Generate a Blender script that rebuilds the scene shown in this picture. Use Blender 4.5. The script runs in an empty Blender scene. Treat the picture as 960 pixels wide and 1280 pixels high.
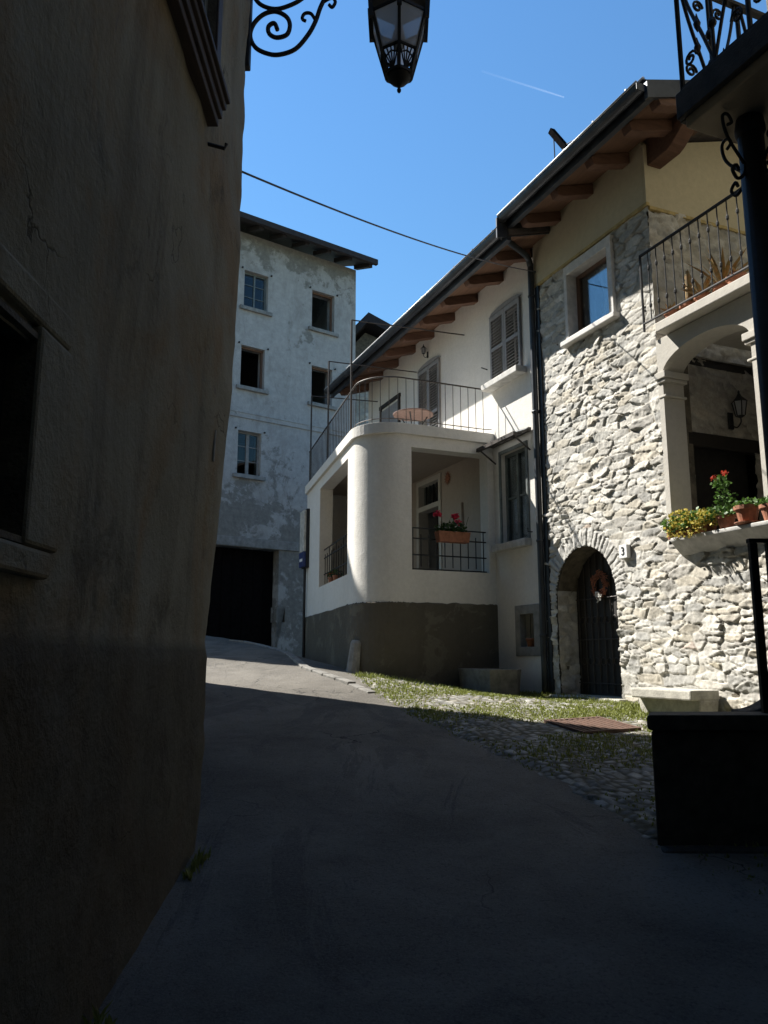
import bpy, bmesh, math, random
import numpy as np
from mathutils import Vector, Matrix, kdtree
from mathutils.geometry import tessellate_polygon
random.seed(7); rng = np.random.default_rng(7)
R = math.radians
scene = bpy.context.scene
COL = scene.collection

# ------------------------------------------------------------------ frames
TH = R(23)
D3 = Vector((-math.sin(TH), math.cos(TH), 0)); N3 = Vector((-math.cos(TH), -math.sin(TH), 0))
P0 = Vector((2.83, 10.9, 0))
ROT_F = math.atan2(D3.y, D3.x)            # local x = along the facade (away), local y = out into the street
def F(t, n, z=0.0): return P0 + D3*t + N3*n + Vector((0, 0, z))
A2 = R(54)
D2 = Vector((math.sin(A2), math.cos(A2), 0)); P2 = Vector((-2.9, 24, 0)); ROT_T = math.atan2(D2.y, D2.x)

def sst(a, b, x):
    t = np.clip((x-a)/(b-a), 0, 1); return t*t*(3-2*t)
def gz(x, y):
    x = np.asarray(x, float); y = np.asarray(y, float)
    L = np.interp(y, [-20,0,3.3,5.2,8,9.5,11,12.2,14,17.8,22,26,80], [-1.8,-.06,.25,.47,.82,1.0,1.19,1.36,1.56,1.95,2.22,2.4,4.5])
    Rr = np.interp(y, [-20,0,3.3,5.2,8,9.5,10.3,11,14,30], [-1.8,-.06,.25,.47,.8,.95,1.0,1.03,1.07,1.3])
    n = -(x-2.83)*math.cos(TH)-(y-10.9)*math.sin(TH)
    w = sst(.2, 3.0, n)
    return L*w+Rr*(1-w)
def g(x, y): return float(gz(x, y))
def onf(t, n, dz=0.0):
    p = F(t, n); p.z = g(p.x, p.y)+dz; return p

# ------------------------------------------------------------------ object helpers
def thing(name, label, cat, loc=(0,0,0), rz=0.0, group=None):
    o = bpy.data.objects.new(name, None); COL.objects.link(o)
    o.empty_display_size = .2
    o.location = loc; o.rotation_euler = (0, 0, rz)
    o['label'] = label; o['category'] = cat
    if group: o['group'] = group
    return o
def tag(o, label=None, cat=None, group=None, kind=None):
    if label: o['label'] = label
    if cat: o['category'] = cat
    if group: o['group'] = group
    if kind: o['kind'] = kind
    return o
def addobj(name, me, m, parent=None):
    o = bpy.data.objects.new(name, me); COL.objects.link(o)
    if m is not None: me.materials.append(m)
    if parent is not None: o.parent = parent
    return o
def copy_tree(o, parent=None):
    kids = list(o.children)
    c = o.copy(); COL.objects.link(c)
    if parent is not None: c.parent = parent
    for k in kids: copy_tree(k, c)
    return c

class MB:
    def __init__(s): s.v = []; s.f = []
    def add(s, vs, fs):
        b = len(s.v); s.v += [tuple(v) for v in vs]; s.f += [tuple(b+i for i in f) for f in fs]; return s
    def box(s, x0, x1, y0, y1, z0, z1, M=None):
        vs = [Vector((x, y, z)) for z in (z0, z1) for y in (y0, y1) for x in (x0, x1)]
        if M is not None: vs = [M @ v for v in vs]
        return s.add(vs, [(0,2,3,1),(4,5,7,6),(0,1,5,4),(2,6,7,3),(0,4,6,2),(1,3,7,5)])
    def quad(s, a, b, c, d): return s.add([a, b, c, d], [(0,1,2,3)])
    def bar(s, a, b, w, h=None, up=(0,0,1)):
        a = Vector(a); b = Vector(b); h = h or w; d = (b-a).normalized(); u = Vector(up)
        if abs(d.dot(u)) > .98: u = Vector((0,1,0))
        x = d.cross(u).normalized(); y = x.cross(d).normalized()
        vs = [p + x*sx*w/2 + y*sy*h/2 for p in (a, b) for sx, sy in ((-1,-1),(1,-1),(1,1),(-1,1))]
        return s.add(vs, [(3,2,1,0),(4,5,6,7),(0,1,5,4),(1,2,6,5),(2,3,7,6),(3,0,4,7)])
    def tube(s, pts, r, seg=8, cap=True):
        pts = [Vector(p) for p in pts]; n = len(pts)
        rs = r if isinstance(r, (list, tuple)) else [r]*n
        b = len(s.v); prev = None
        for i, p in enumerate(pts):
            t = (pts[min(i+1, n-1)]-pts[max(i-1, 0)])
            t = t.normalized() if t.length > 1e-9 else Vector((0,0,1))
            if prev is None:
                u = Vector((0,0,1)) if abs(t.z) < .9 else Vector((1,0,0))
                x = t.cross(u).normalized()
            else:
                x = (prev - t*prev.dot(t)).normalized()
            prev = x; y = t.cross(x)
            for k in range(seg):
                a = 2*math.pi*k/seg
                s.v.append(tuple(p + (x*math.cos(a)+y*math.sin(a))*rs[i]))
        for i in range(n-1):
            for k in range(seg):
                k2 = (k+1) % seg
                s.f.append((b+i*seg+k, b+i*seg+k2, b+(i+1)*seg+k2, b+(i+1)*seg+k))
        if cap:
            s.f.append(tuple(b+k for k in range(seg))[::-1]); s.f.append(tuple(b+(n-1)*seg+k for k in range(seg)))
        return s
    def lathe(s, prof, seg=16, c=(0,0,0), a0=0.0, sx=1, sy=1):
        b = len(s.v); n = len(prof)
        for r, z in prof:
            for k in range(seg):
                a = a0+2*math.pi*k/seg
                s.v.append((c[0]+r*math.cos(a)*sx, c[1]+r*math.sin(a)*sy, c[2]+z))
        for i in range(n-1):
            for k in range(seg):
                k2 = (k+1) % seg
                s.f.append((b+i*seg+k, b+i*seg+k2, b+(i+1)*seg+k2, b+(i+1)*seg+k))
        s.f.append(tuple(b+k for k in range(seg))[::-1]); s.f.append(tuple(b+(n-1)*seg+k for k in range(seg)))
        return s
    def plate(s, loops, y0, y1, axes='xz'):
        """polygon with holes drawn in (x,z) (or (x,y)/(y,z)), extruded along the third axis"""
        def P(p, h):
            return {'xz': (p[0], h, p[1]), 'xy': (p[0], p[1], h), 'yz': (h, p[0], p[1])}[axes]
        tris = tessellate_polygon([[Vector((p[0], p[1], 0)) for p in l] for l in loops])
        flat = [p for l in loops for p in l]; n = len(flat)
        fs = [tuple(t) for t in tris] + [tuple(i+n for i in t)[::-1] for t in tris]
        o = 0
        for l in loops:
            m = len(l)
            for i in range(m):
                j = (i+1) % m; fs.append((o+i, o+j, n+o+j, n+o+i))
            o += m
        return s.add([P(p, y0) for p in flat]+[P(p, y1) for p in flat], fs)
    def build(s, name, m, parent=None, smooth=False, bevel=0, loc=None, rz=0, recalc=True):
        me = bpy.data.meshes.new(name); me.from_pydata(s.v, [], s.f); me.update()
        if recalc:
            bm = bmesh.new(); bm.from_mesh(me); bmesh.ops.recalc_face_normals(bm, faces=bm.faces); bm.to_mesh(me); bm.free()
        if smooth:
            me.polygons.foreach_set('use_smooth', [True]*len(me.polygons))
        o = addobj(name, me, m, parent)
        if loc is not None: o.location = loc; o.rotation_euler = (0, 0, rz)
        if bevel:
            b = o.modifiers.new('bevel', 'BEVEL'); b.width = bevel; b.segments = 2; b.limit_method = 'ANGLE'; b.angle_limit = R(40)
        return o
def rect(x0, x1, z0, z1): return [(x0, z0), (x1, z0), (x1, z1), (x0, z1)]
def arch(c, hw, z0, zs, rise, n=16):
    return [(c+hw, z0)] + [(c+hw*math.cos(math.pi*i/n), zs+rise*math.sin(math.pi*i/n)) for i in range(n+1)] + [(c-hw, z0)]

def grid_obj(name, V, mask, m, parent=None, cols=None, smooth=True):
    """V: (ny,nx,3) points, mask: (ny-1,nx-1) faces kept"""
    ny, nx = V.shape[:2]
    idx = np.arange(ny*nx).reshape(ny, nx)
    q = np.stack([idx[:-1,:-1], idx[:-1,1:], idx[1:,1:], idx[1:,:-1]], -1)[mask]
    used = np.zeros(ny*nx, bool); used[q.ravel()] = True
    remap = np.cumsum(used)-1; q = remap[q]; vv = V.reshape(-1, 3)[used]
    me = bpy.data.meshes.new(name); nf = len(q)
    me.vertices.add(len(vv)); me.vertices.foreach_set('co', vv.astype(np.float32).ravel())
    me.loops.add(nf*4); me.loops.foreach_set('vertex_index', q.astype(np.int32).ravel())
    me.polygons.add(nf); me.polygons.foreach_set('loop_start', np.arange(0, nf*4, 4, dtype=np.int32))
    me.polygons.foreach_set('loop_total', np.full(nf, 4, dtype=np.int32))
    me.polygons.foreach_set('use_smooth', np.full(nf, smooth))
    me.update(calc_edges=True)
    if cols is not None:
        a = me.color_attributes.new('col', 'FLOAT_COLOR', 'POINT')
        c = np.concatenate([cols.reshape(-1, 3)[used], np.ones((len(vv), 1))], 1)
        a.data.foreach_set('color', c.astype(np.float32).ravel())
    me.validate()
    return addobj(name, me, m, parent)

# ------------------------------------------------------------------ noise
def vnoise(x, y, seed=0):
    xi = np.floor(x).astype(np.int64); yi = np.floor(y).astype(np.int64)
    fx = x-xi; fy = y-yi; fx = fx*fx*(3-2*fx); fy = fy*fy*(3-2*fy)
    def h(a, b):
        n = (a*374761393 + b*668265263 + seed*1442695041) & 0xffffffff
        n = ((n ^ (n >> 13))*1274126177) & 0xffffffff
        n = n ^ (n >> 16)
        return (n & 0xffff)/65535.0
    return (h(xi,yi)*(1-fx)+h(xi+1,yi)*fx)*(1-fy)+(h(xi,yi+1)*(1-fx)+h(xi+1,yi+1)*fx)*fy
def fbm(x, y, seed=0, o=4):
    s = 0; a = .5
    for i in range(o):
        s = s + a*(vnoise(x*2**i, y*2**i, seed+i*17)-.5); a *= .5
    return s*2

def rubble(u0, u1, v0, v1, res, seed, sw=.30, sh=.135, amp=.05, warp=.05, fine=.012, pal=None, mortar=(.47,.45,.40), rows=True):
    """height field of irregular stones: returns U,V,H and a colour for every point"""
    r = np.random.default_rng(seed); rr = random.Random(seed)
    nu = int((u1-u0)/res)+1; nv = int((v1-v0)/res)+1
    U, V = np.meshgrid(np.linspace(u0, u1, nu), np.linspace(v0, v1, nv))
    seeds = []; y = v0-.3; 
    while y < v1+.3:
        h = sh*rr.uniform(.55, 1.7); x = u0-.4+rr.uniform(0, sw)
        while x < u1+.4:
            w = sw*rr.choice((.3,.45,.6,.8,1.0,1.2,1.6))*rr.uniform(.8,1.2)*(1.0 if h > sh else .8)
            jy = rr.uniform(-.35, .35)*h
            if rr.random() < .22 and h > sh*.8:
                seeds.append((x+w*.5, y+h*.22+jy*.4, w, h)); seeds.append((x+w*rr.uniform(.3,.7), y+h*.78+jy*.4, w, h))
            else:
                seeds.append((x+w*.5, y+h*.5+jy, w, h))
            x += w
        y += h
    S = np.array(seeds); asp = sw/sh*.95
    kd = kdtree.KDTree(len(S))
    for i, (a, b, w, h) in enumerate(seeds): kd.insert((a, b*asp, 0), i)
    kd.balance()
    Uw = U+warp*fbm(U*4.0, V*5.5, seed+1, 4)*1.6; Vw = V+warp*.7*fbm(U*4.0+31, V*5.5+7, seed+2, 4)*1.6
    n = U.size; F1 = np.empty(n); F2 = np.empty(n); ID = np.empty(n, int)
    uu = Uw.ravel(); vv = (Vw*asp).ravel()
    for i in range(n):
        a = kd.find_n((uu[i], vv[i], 0), 2)
        ID[i] = a[0][1]; F1[i] = a[0][2]; F2[i] = a[1][2]
    ID = ID.reshape(U.shape); e = (F2-F1).reshape(U.shape); e = np.clip(e-.030*np.clip(fbm(U*3, V*3.5, seed+21, 3)+.28, 0, 1)-.004, 0, None)
    k = len(S)
    hgt = r.uniform(.25, 1.0, k); tu = r.normal(0, .16, k); tv = r.normal(0, .24, k)-.03; bev = r.uniform(.012, .04, k)
    du = Uw-S[ID,0]; dv = Vw-S[ID,1]
    edge = np.clip(e/bev[ID], 0, 1); edge = 1-(1-edge)**2.2
    facet = np.round(fbm(U*6, V*8, seed+9, 2)*3)/3
    H = amp*edge*(hgt[ID]*.75+.25) + edge*.005*np.abs(fbm(U*7, V*38, seed+31, 3)) + edge*(tu[ID]*du+tv[ID]*dv)*.55 + fine*fbm(U*22, V*26, seed+5, 4) + edge*fine*1.1*fbm(U*9+5, V*16, seed+6, 3) + edge*.008*facet
    H = H*np.clip(.75+.9*fbm(U*1.6, V*1.6, seed+8, 2), .35, 1.3)
    pal = np.array(pal if pal is not None else [(.57,.545,.49),(.52,.505,.46),(.61,.585,.53),(.45,.44,.41),(.56,.515,.43),(.55,.525,.475),(.63,.61,.56),(.50,.465,.395)])
    pc = pal[r.integers(0, len(pal), k)]*r.uniform(.8, 1.15, (k, 1))
    mcol = np.array(mortar)
    w = np.clip(e/.035, 0, 1)[..., None]
    C = pc[ID]*w+mcol*(1-w)
    C = C*(1+.35*fbm(U*10, V*14, seed+11, 3)[..., None])
    return U, V, H, np.clip(C, .02, .8), ID

# ------------------------------------------------------------------ materials
MATS = {}
def newmat(name):
    m = bpy.data.materials.new(name); m.use_nodes = True
    nt = m.node_tree; b = nt.nodes['Principled BSDF']
    return m, nt, b
def nd(nt, t, **kw):
    n = nt.nodes.new(t)
    for k, v in kw.items():
        if k in n.inputs: n.inputs[k].default_value = v
        else: setattr(n, k, v)
    return n
def c4(c): return (c[0], c[1], c[2], 1)
def noise(nt, co, scale, detail=5, rough=.6, dist=0.0, stretch=None):
    if stretch:
        mp = nd(nt, 'ShaderNodeMapping'); mp.inputs['Scale'].default_value = stretch
        nt.links.new(co, mp.inputs['Vector']); co = mp.outputs[0]
    n = nd(nt, 'ShaderNodeTexNoise'); n.inputs['Scale'].default_value = scale; n.inputs['Detail'].default_value = detail
    n.inputs['Roughness'].default_value = rough; n.inputs['Distortion'].default_value = dist
    nt.links.new(co, n.inputs['Vector']); return n.outputs['Fac']
def ramp(nt, fac, a, b):
    m = nd(nt, 'ShaderNodeMapRange'); m.inputs['From Min'].default_value = a; m.inputs['From Max'].default_value = b
    nt.links.new(fac, m.inputs['Value']); return m.outputs[0]
def mix(nt, fac, a, b):
    m = nd(nt, 'ShaderNodeMix', data_type='RGBA')
    if isinstance(fac, float): m.inputs[0].default_value = fac
    else: nt.links.new(fac, m.inputs[0])
    for s, v in ((6, a), (7, b)):
        if isinstance(v, tuple): m.inputs[s].default_value = c4(v)
        else: nt.links.new(v, m.inputs[s])
    return m.outputs[2]
def mth(nt, op, a, b):
    m = nd(nt, 'ShaderNodeMath', operation=op)
    for i, v in enumerate((a, b)):
        if isinstance(v, (int, float)): m.inputs[i].default_value = v
        else: nt.links.new(v, m.inputs[i])
    return m.outputs[0]
def bump(nt, b, h, strength=.3, dist=.02):
    n = nd(nt, 'ShaderNodeBump'); n.inputs['Strength'].default_value = strength; n.inputs['Distance'].default_value = dist
    nt.links.new(h, n.inputs['Height']); nt.links.new(n.outputs[0], b.inputs['Normal'])
def simple(name, col, rough=.6, metal=0.0, var=.25, scale=9.0, bmp=.15, bd=.006, col2=None, stretch=None):
    m, nt, b = newmat(name); tc = nd(nt, 'ShaderNodeTexCoord').outputs['Object']
    n1 = noise(nt, tc, scale, 5, .62, 0, stretch)
    dark = col2 or tuple(c*(1-var*1.4) for c in col); light = tuple(min(1, c*(1+var*.7)) for c in col) if not col2 else col
    nt.links.new(mix(nt, ramp(nt, n1, .32, .68), dark, light), b.inputs['Base Color'])
    b.inputs['Roughness'].default_value = rough; b.inputs['Metallic'].default_value = metal
    if bmp: bump(nt, b, noise(nt, tc, scale*6, 4, .65, 0, stretch), bmp, bd)
    return m
def plaster(name, base, dirt, patch=None, patch_amt=.0, streak=.25, pscale=1.1, bmp=.25, bd=.012, rough=.92, fine=40):
    m, nt, b = newmat(name); tc = nd(nt, 'ShaderNodeTexCoord').outputs['Object']
    big = ramp(nt, noise(nt, tc, .9, 4, .6), .35, .7)
    col = mix(nt, mth(nt, 'MULTIPLY', big, .45), base, dirt)
    st = ramp(nt, noise(nt, tc, 1.0, 5, .65, 0, (3.2, 3.2, .33)), .5, .78)
    col = mix(nt, mth(nt, 'MULTIPLY', st, streak), col, dirt)
    if patch:
        pn = noise(nt, tc, pscale, 7, .68, .6)
        pm = ramp(nt, pn, .56-patch_amt*.2, .60-patch_amt*.2)
        col = mix(nt, pm, col, patch)
    sp = ramp(nt, noise(nt, tc, 14, 4, .7), .3, .7)
    dk = mix(nt, .88, (0,0,0), col)
    col = mix(nt, sp, dk, col)
    nt.links.new(col, b.inputs['Base Color']); b.inputs['Roughness'].default_value = rough
    b.inputs['Specular IOR Level'].default_value = .2
    h = mth(nt, 'ADD', noise(nt, tc, fine, 4, .6), mth(nt, 'MULTIPLY', noise(nt, tc, 5, 4, .6), 1.6))
    bump(nt, b, h, bmp, bd)
    return m

M = {}
M['white'] = plaster('white_plaster', (.755,.73,.68), (.63,.60,.54), streak=.45, bmp=.35, bd=.012)
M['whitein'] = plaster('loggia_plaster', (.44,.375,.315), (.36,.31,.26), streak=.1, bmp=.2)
M['cream'] = plaster('cream_plaster', (.60,.53,.37), (.52,.46,.32), streak=.12, bmp=.12)
M['arch'] = plaster('arch_plaster', (.56,.53,.47), (.42,.40,.36), streak=.2, bmp=.2)
M['plinth'] = plaster('plinth_plaster', (.125,.112,.088), (.07,.064,.052), patch=(.155,.14,.11), patch_amt=.05, streak=.5, pscale=2, bmp=.6, bd=.02, fine=30)
M['yellowline'] = simple('ochre_band', (.50,.38,.16), .85)
M['iron'] = simple('black_iron', (.018,.019,.022), .62, .15, bmp=.1, scale=20)
M['irongrey'] = simple('weathered_iron', (.075,.068,.062), .55, .4, col2=(.045,.036,.03), bmp=.2, scale=25)
M['gutter'] = simple('grey_sheet_metal', (.075,.08,.09), .42, .55, bmp=.05, scale=4)
M['lip_glint'] = simple('glint_sheet_metal', (.62,.64,.66), .4, .4, bmp=0, scale=4)  # far paler than the gutter: sunlit glint put into the metal colour
M['pipe'] = simple('pipe_metal', (.045,.052,.06), .45, .4, bmp=.05, scale=4)
M['rafter'] = simple('rafter_wood', (.165,.085,.054), .75, col2=(.095,.048,.03), bmp=.3, scale=6, stretch=(4,.6,4))
M['soffit'] = simple('soffit_boards', (.21,.115,.07), .75, col2=(.14,.075,.045), bmp=.3, scale=5, stretch=(.5,4,4))
M['rooftile'] = simple('roof_covering', (.10,.085,.08), .8, bmp=.5, scale=7)
M['darkroof'] = simple('old_roof_wood', (.032,.026,.026), .8, bmp=.4, scale=8)
M['shutter'] = simple('grey_shutter_paint', (.27,.265,.265), .6, var=.15, bmp=.15, scale=10)
M['winframe'] = simple('pale_stone_frame', (.66,.64,.60), .8, var=.12, bmp=.3, scale=12)
M['brownwood'] = simple('brown_wood', (.16,.085,.05), .55, bmp=.2, scale=8, stretch=(5,5,.6))
M['darkwood'] = simple('dark_old_wood', (.022,.018,.015), .7, bmp=.4, scale=8, stretch=(6,6,.5))
M['greenframe'] = simple('green_grey_paint', (.14,.16,.155), .55, bmp=.15)
M['terracotta'] = simple('terracotta', (.33,.135,.075), .8, var=.25, bmp=.2, scale=14)
M['concrete'] = simple('grey_concrete', (.27,.265,.25), .9, var=.25, bmp=.4, bd=.01, scale=7)
M['planterc'] = simple('shaded_concrete', (.19,.185,.17), .9, var=.3, bmp=.4, bd=.01, scale=7)  # concrete darkened evenly: the planter's shade is put into its colour
M['kerbstone'] = simple('worn_kerb_stone', (.21,.20,.18), .9, var=.3, bmp=.4, bd=.01, scale=7)
M['sillstone'] = simple('sill_stone', (.52,.51,.48), .8, var=.2, bmp=.35, bd=.008, scale=9)
M['granite'] = simple('dark_granite', (.055,.052,.048), .8, var=.4, bmp=.5, bd=.01, scale=10)
M['benchstone'] = simple('bench_stone', (.46,.44,.38), .9, var=.25, bmp=.5, bd=.012, scale=8)
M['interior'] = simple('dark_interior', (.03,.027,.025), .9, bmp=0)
M['curtain'] = simple('curtain_cloth', (.78,.79,.80), .9, var=.06, bmp=0)
M['soil'] = simple('soil', (.05,.035,.025), .95, scale=30)
M['blue'] = simple('blue_enamel', (.02,.035,.13), .4, bmp=0, var=.1)
M['paper'] = simple('pale_board', (.48,.47,.43), .7, var=.25, scale=9, bmp=0)
M['numwhite'] = simple('white_enamel', (.8,.8,.78), .4, bmp=0, var=.04)
M['ink'] = simple('black_enamel', (.012,.012,.014), .5, bmp=0)
M['ink2'] = simple('near_black_boards', (.009,.008,.008), .9, bmp=.2)  # even near-black tone shared by garage door and hoist arm
M['ink2'].node_tree.nodes['Principled BSDF'].inputs['Specular IOR Level'].default_value = 0
M['wreath'] = simple('wreath_straw', (.38,.15,.09), .9, bmp=.4, scale=30)
M['tabletop'] = simple('red_tiled_tabletop', (.17,.105,.085), .8, var=.2, scale=20, bmp=.1)
M['brass'] = simple('worn_brass', (.5,.48,.42), .35, .8, bmp=0)
M['rust'] = simple('rusty_iron', (.15,.085,.06), .8, .2, col2=(.10,.06,.045), bmp=.4, scale=16)
M['left_sill'] = simple('dark_brown_wood', (.06,.038,.028), .65, bmp=.3, scale=8, stretch=(6,.6,6))
M['leftstone'] = simple('dark_jamb_stone', (.15,.128,.095), .9, var=.35, bmp=.7, bd=.015, scale=9)
M['cable'] = simple('cable_sheath', (.10,.10,.11), .5, bmp=0)
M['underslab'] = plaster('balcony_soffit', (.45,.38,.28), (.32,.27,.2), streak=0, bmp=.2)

def leafmat(name, col, col2, trans=.3):
    m, nt, b = newmat(name); tc = nd(nt, 'ShaderNodeTexCoord').outputs['Object']
    c = mix(nt, ramp(nt, noise(nt, tc, 22, 3, .6), .35, .65), col2, col)
    nt.links.new(c, b.inputs['Base Color']); b.inputs['Roughness'].default_value = .55
    t = nd(nt, 'ShaderNodeBsdfTranslucent'); nt.links.new(c, t.inputs['Color'])
    ms = nd(nt, 'ShaderNodeMixShader'); ms.inputs[0].default_value = trans
    out = nt.nodes['Material Output']
    nt.links.new(b.outputs[0], ms.inputs[1]); nt.links.new(t.outputs[0], ms.inputs[2]); nt.links.new(ms.outputs[0], out.inputs[0])
    return m
M['leaf'] = leafmat('green_leaf', (.10,.20,.035), (.05,.11,.02))
M['leafdark'] = leafmat('dark_leaf', (.045,.10,.025), (.025,.06,.015))
M['leafyellow'] = leafmat('yellow_leaf', (.62,.48,.10), (.42,.38,.08))
M['agave'] = leafmat('ochre_succulent', (.36,.20,.07), (.20,.16,.06), .15)
M['petal'] = leafmat('pink_petal', (.75,.05,.12), (.6,.03,.08), .25)
M['petalred'] = leafmat('red_petal', (.6,.10,.05), (.5,.05,.03), .25)
M['grass'] = leafmat('grass_blade', (.27,.30,.07), (.165,.19,.05))

def vcol(name, rough=.9, bmp=.5, bd=.006, sc=60):
    m, nt, b = newmat(name); a = nd(nt, 'ShaderNodeAttribute', attribute_name='col')
    tc = nd(nt, 'ShaderNodeTexCoord').outputs['Object']
    c = mix(nt, ramp(nt, noise(nt, tc, 35, 5, .7), .25, .6), mix(nt, .7, (0,0,0), a.outputs['Color']), a.outputs['Color'])
    nt.links.new(c, b.inputs['Base Color']); b.inputs['Roughness'].default_value = rough
    b.inputs['Specular IOR Level'].default_value = .2
    bump(nt, b, noise(nt, tc, sc, 5, .7), bmp, bd); return m
M['stone'] = vcol('rubble_stone'); M['cobble'] = vcol('cobble_stone', .85)

# old plaster of the tall house: pale coat flaking off in grey patches, most of it low down and under the eaves
def tallmat():
    m, nt, b = newmat('flaking_plaster'); tc = nd(nt, 'ShaderNodeTexCoord').outputs['Object']
    sep = nd(nt, 'ShaderNodeSeparateXYZ'); nt.links.new(tc, sep.inputs[0]); z = sep.outputs['Z']
    n1 = noise(nt, tc, .75, 8, .68, .5); n2 = noise(nt, tc, 2.6, 7, .7, .4)
    s = mth(nt, 'ADD', mth(nt, 'MULTIPLY', n1, .62), mth(nt, 'MULTIPLY', n2, .38))
    lo = ramp(nt, z, 8.8, 5.2); hi = ramp(nt, z, 13.2, 14.6)
    k = mth(nt, 'ADD', s, mth(nt, 'ADD', mth(nt, 'MULTIPLY', lo, .13), mth(nt, 'MULTIPLY', hi, .16)))
    pm = ramp(nt, k, .57, .615)
    pale = mix(nt, ramp(nt, noise(nt, tc, 5, 6, .7), .3, .7), (.34,.33,.315), (.48,.47,.45))
    st = ramp(nt, noise(nt, tc, 1.0, 7, .74, .8, (1.6,1.6,.7)), .47, .70)
    pale = mix(nt, mth(nt, 'MULTIPLY', st, .6), pale, (.22,.205,.185))
    grey = mix(nt, ramp(nt, noise(nt, tc, 7, 6, .7), .3, .7), (.16,.155,.14), (.28,.27,.245))
    col = mix(nt, pm, pale, grey)
    st2 = ramp(nt, mth(nt, 'SUBTRACT', noise(nt, tc, 3.5, 7, .75, .8), mth(nt, 'MULTIPLY', lo, .05)), .66, .69)
    col = mix(nt, st2, col, (.10,.095,.085))
    nt.links.new(col, b.inputs['Base Color']); b.inputs['Roughness'].default_value = .95
    h = mth(nt, 'ADD', mth(nt, 'MULTIPLY', pm, -.5), noise(nt, tc, 9, 6, .7))
    bump(nt, b, h, .4, .03); return m
M['tall'] = tallmat()

def leftmat():
    m, nt, b = newmat('stained_old_plaster'); tc = nd(nt, 'ShaderNodeTexCoord').outputs['Object']
    sep = nd(nt, 'ShaderNodeSeparateXYZ'); nt.links.new(tc, sep.inputs[0]); z = sep.outputs['Z']
    col = mix(nt, ramp(nt, noise(nt, tc, .8, 6, .65, .4), .35, .65), (.33,.31,.24), (.24,.225,.175))
    oc = ramp(nt, noise(nt, tc, .75, 6, .65, .8, (1,1,.8)), .50, .62)
    col = mix(nt, mth(nt, 'MULTIPLY', oc, .65), col, (.27,.185,.10))
    st = ramp(nt, noise(nt, tc, 1.6, 6, .7, 0, (2,2,.22)), .50, .72)
    col = mix(nt, mth(nt, 'MULTIPLY', st, .6), col, (.12,.10,.075))
    pl = ramp(nt, mth(nt, 'ADD', noise(nt, tc, 2.2, 7, .72, .5), mth(nt, 'MULTIPLY', ramp(nt, z, 2.6, 1.2), .1)), .58, .70)
    col = mix(nt, mth(nt, 'MULTIPLY', pl, .6), col, (.09,.08,.065))
    pa = ramp(nt, noise(nt, tc, 3.1, 7, .72, .5), .66, .68)
    col = mix(nt, mth(nt, 'MULTIPLY', pa, .7), col, (.21,.19,.155))
    base_ = ramp(nt, z, 1.70, 1.64); col = mix(nt, mth(nt, 'MULTIPLY', base_, .75), col, mix(nt, ramp(nt, noise(nt, tc, 6, 6, .7), .3, .7), (.06,.054,.042), (.12,.108,.085)))
    cr = nd(nt, 'ShaderNodeTexVoronoi', feature='DISTANCE_TO_EDGE'); cr.inputs['Scale'].default_value = .8
    mp = nd(nt, 'ShaderNodeMapping'); mp.inputs['Scale'].default_value = (1, 1, .7)
    dn = nd(nt, 'ShaderNodeTexNoise'); dn.inputs['Scale'].default_value = 2.2; dn.inputs['Detail'].default_value = 6
    nt.links.new(tc, dn.inputs['Vector'])
    av = nd(nt, 'ShaderNodeVectorMath', operation='ADD'); nt.links.new(tc, av.inputs[0]); nt.links.new(dn.outputs['Color'], av.inputs[1])
    nt.links.new(av.outputs[0], mp.inputs['Vector']); nt.links.new(mp.outputs[0], cr.inputs['Vector'])
    crm = mth(nt, 'MULTIPLY', ramp(nt, cr.outputs['Distance'], .007, .0), ramp(nt, noise(nt, tc, 1.3, 3, .6), .48, .62))
    col = mix(nt, mth(nt, 'MULTIPLY', crm, .7), col, (.03,.027,.022))
    nt.links.new(col, b.inputs['Base Color']); b.inputs['Roughness'].default_value = .95
    b.inputs['Specular IOR Level'].default_value = .15
    h = mth(nt, 'ADD', mth(nt, 'ADD', mth(nt, 'MULTIPLY', noise(nt, tc, 4, 6, .65), 1.2), noise(nt, tc, 28, 5, .65)), mth(nt, 'MULTIPLY', pl, -.35))
    bump(nt, b, mth(nt, 'SUBTRACT', h, mth(nt, 'MULTIPLY', crm, .5)), .42, .03); return m
M['left'] = leftmat()

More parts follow.
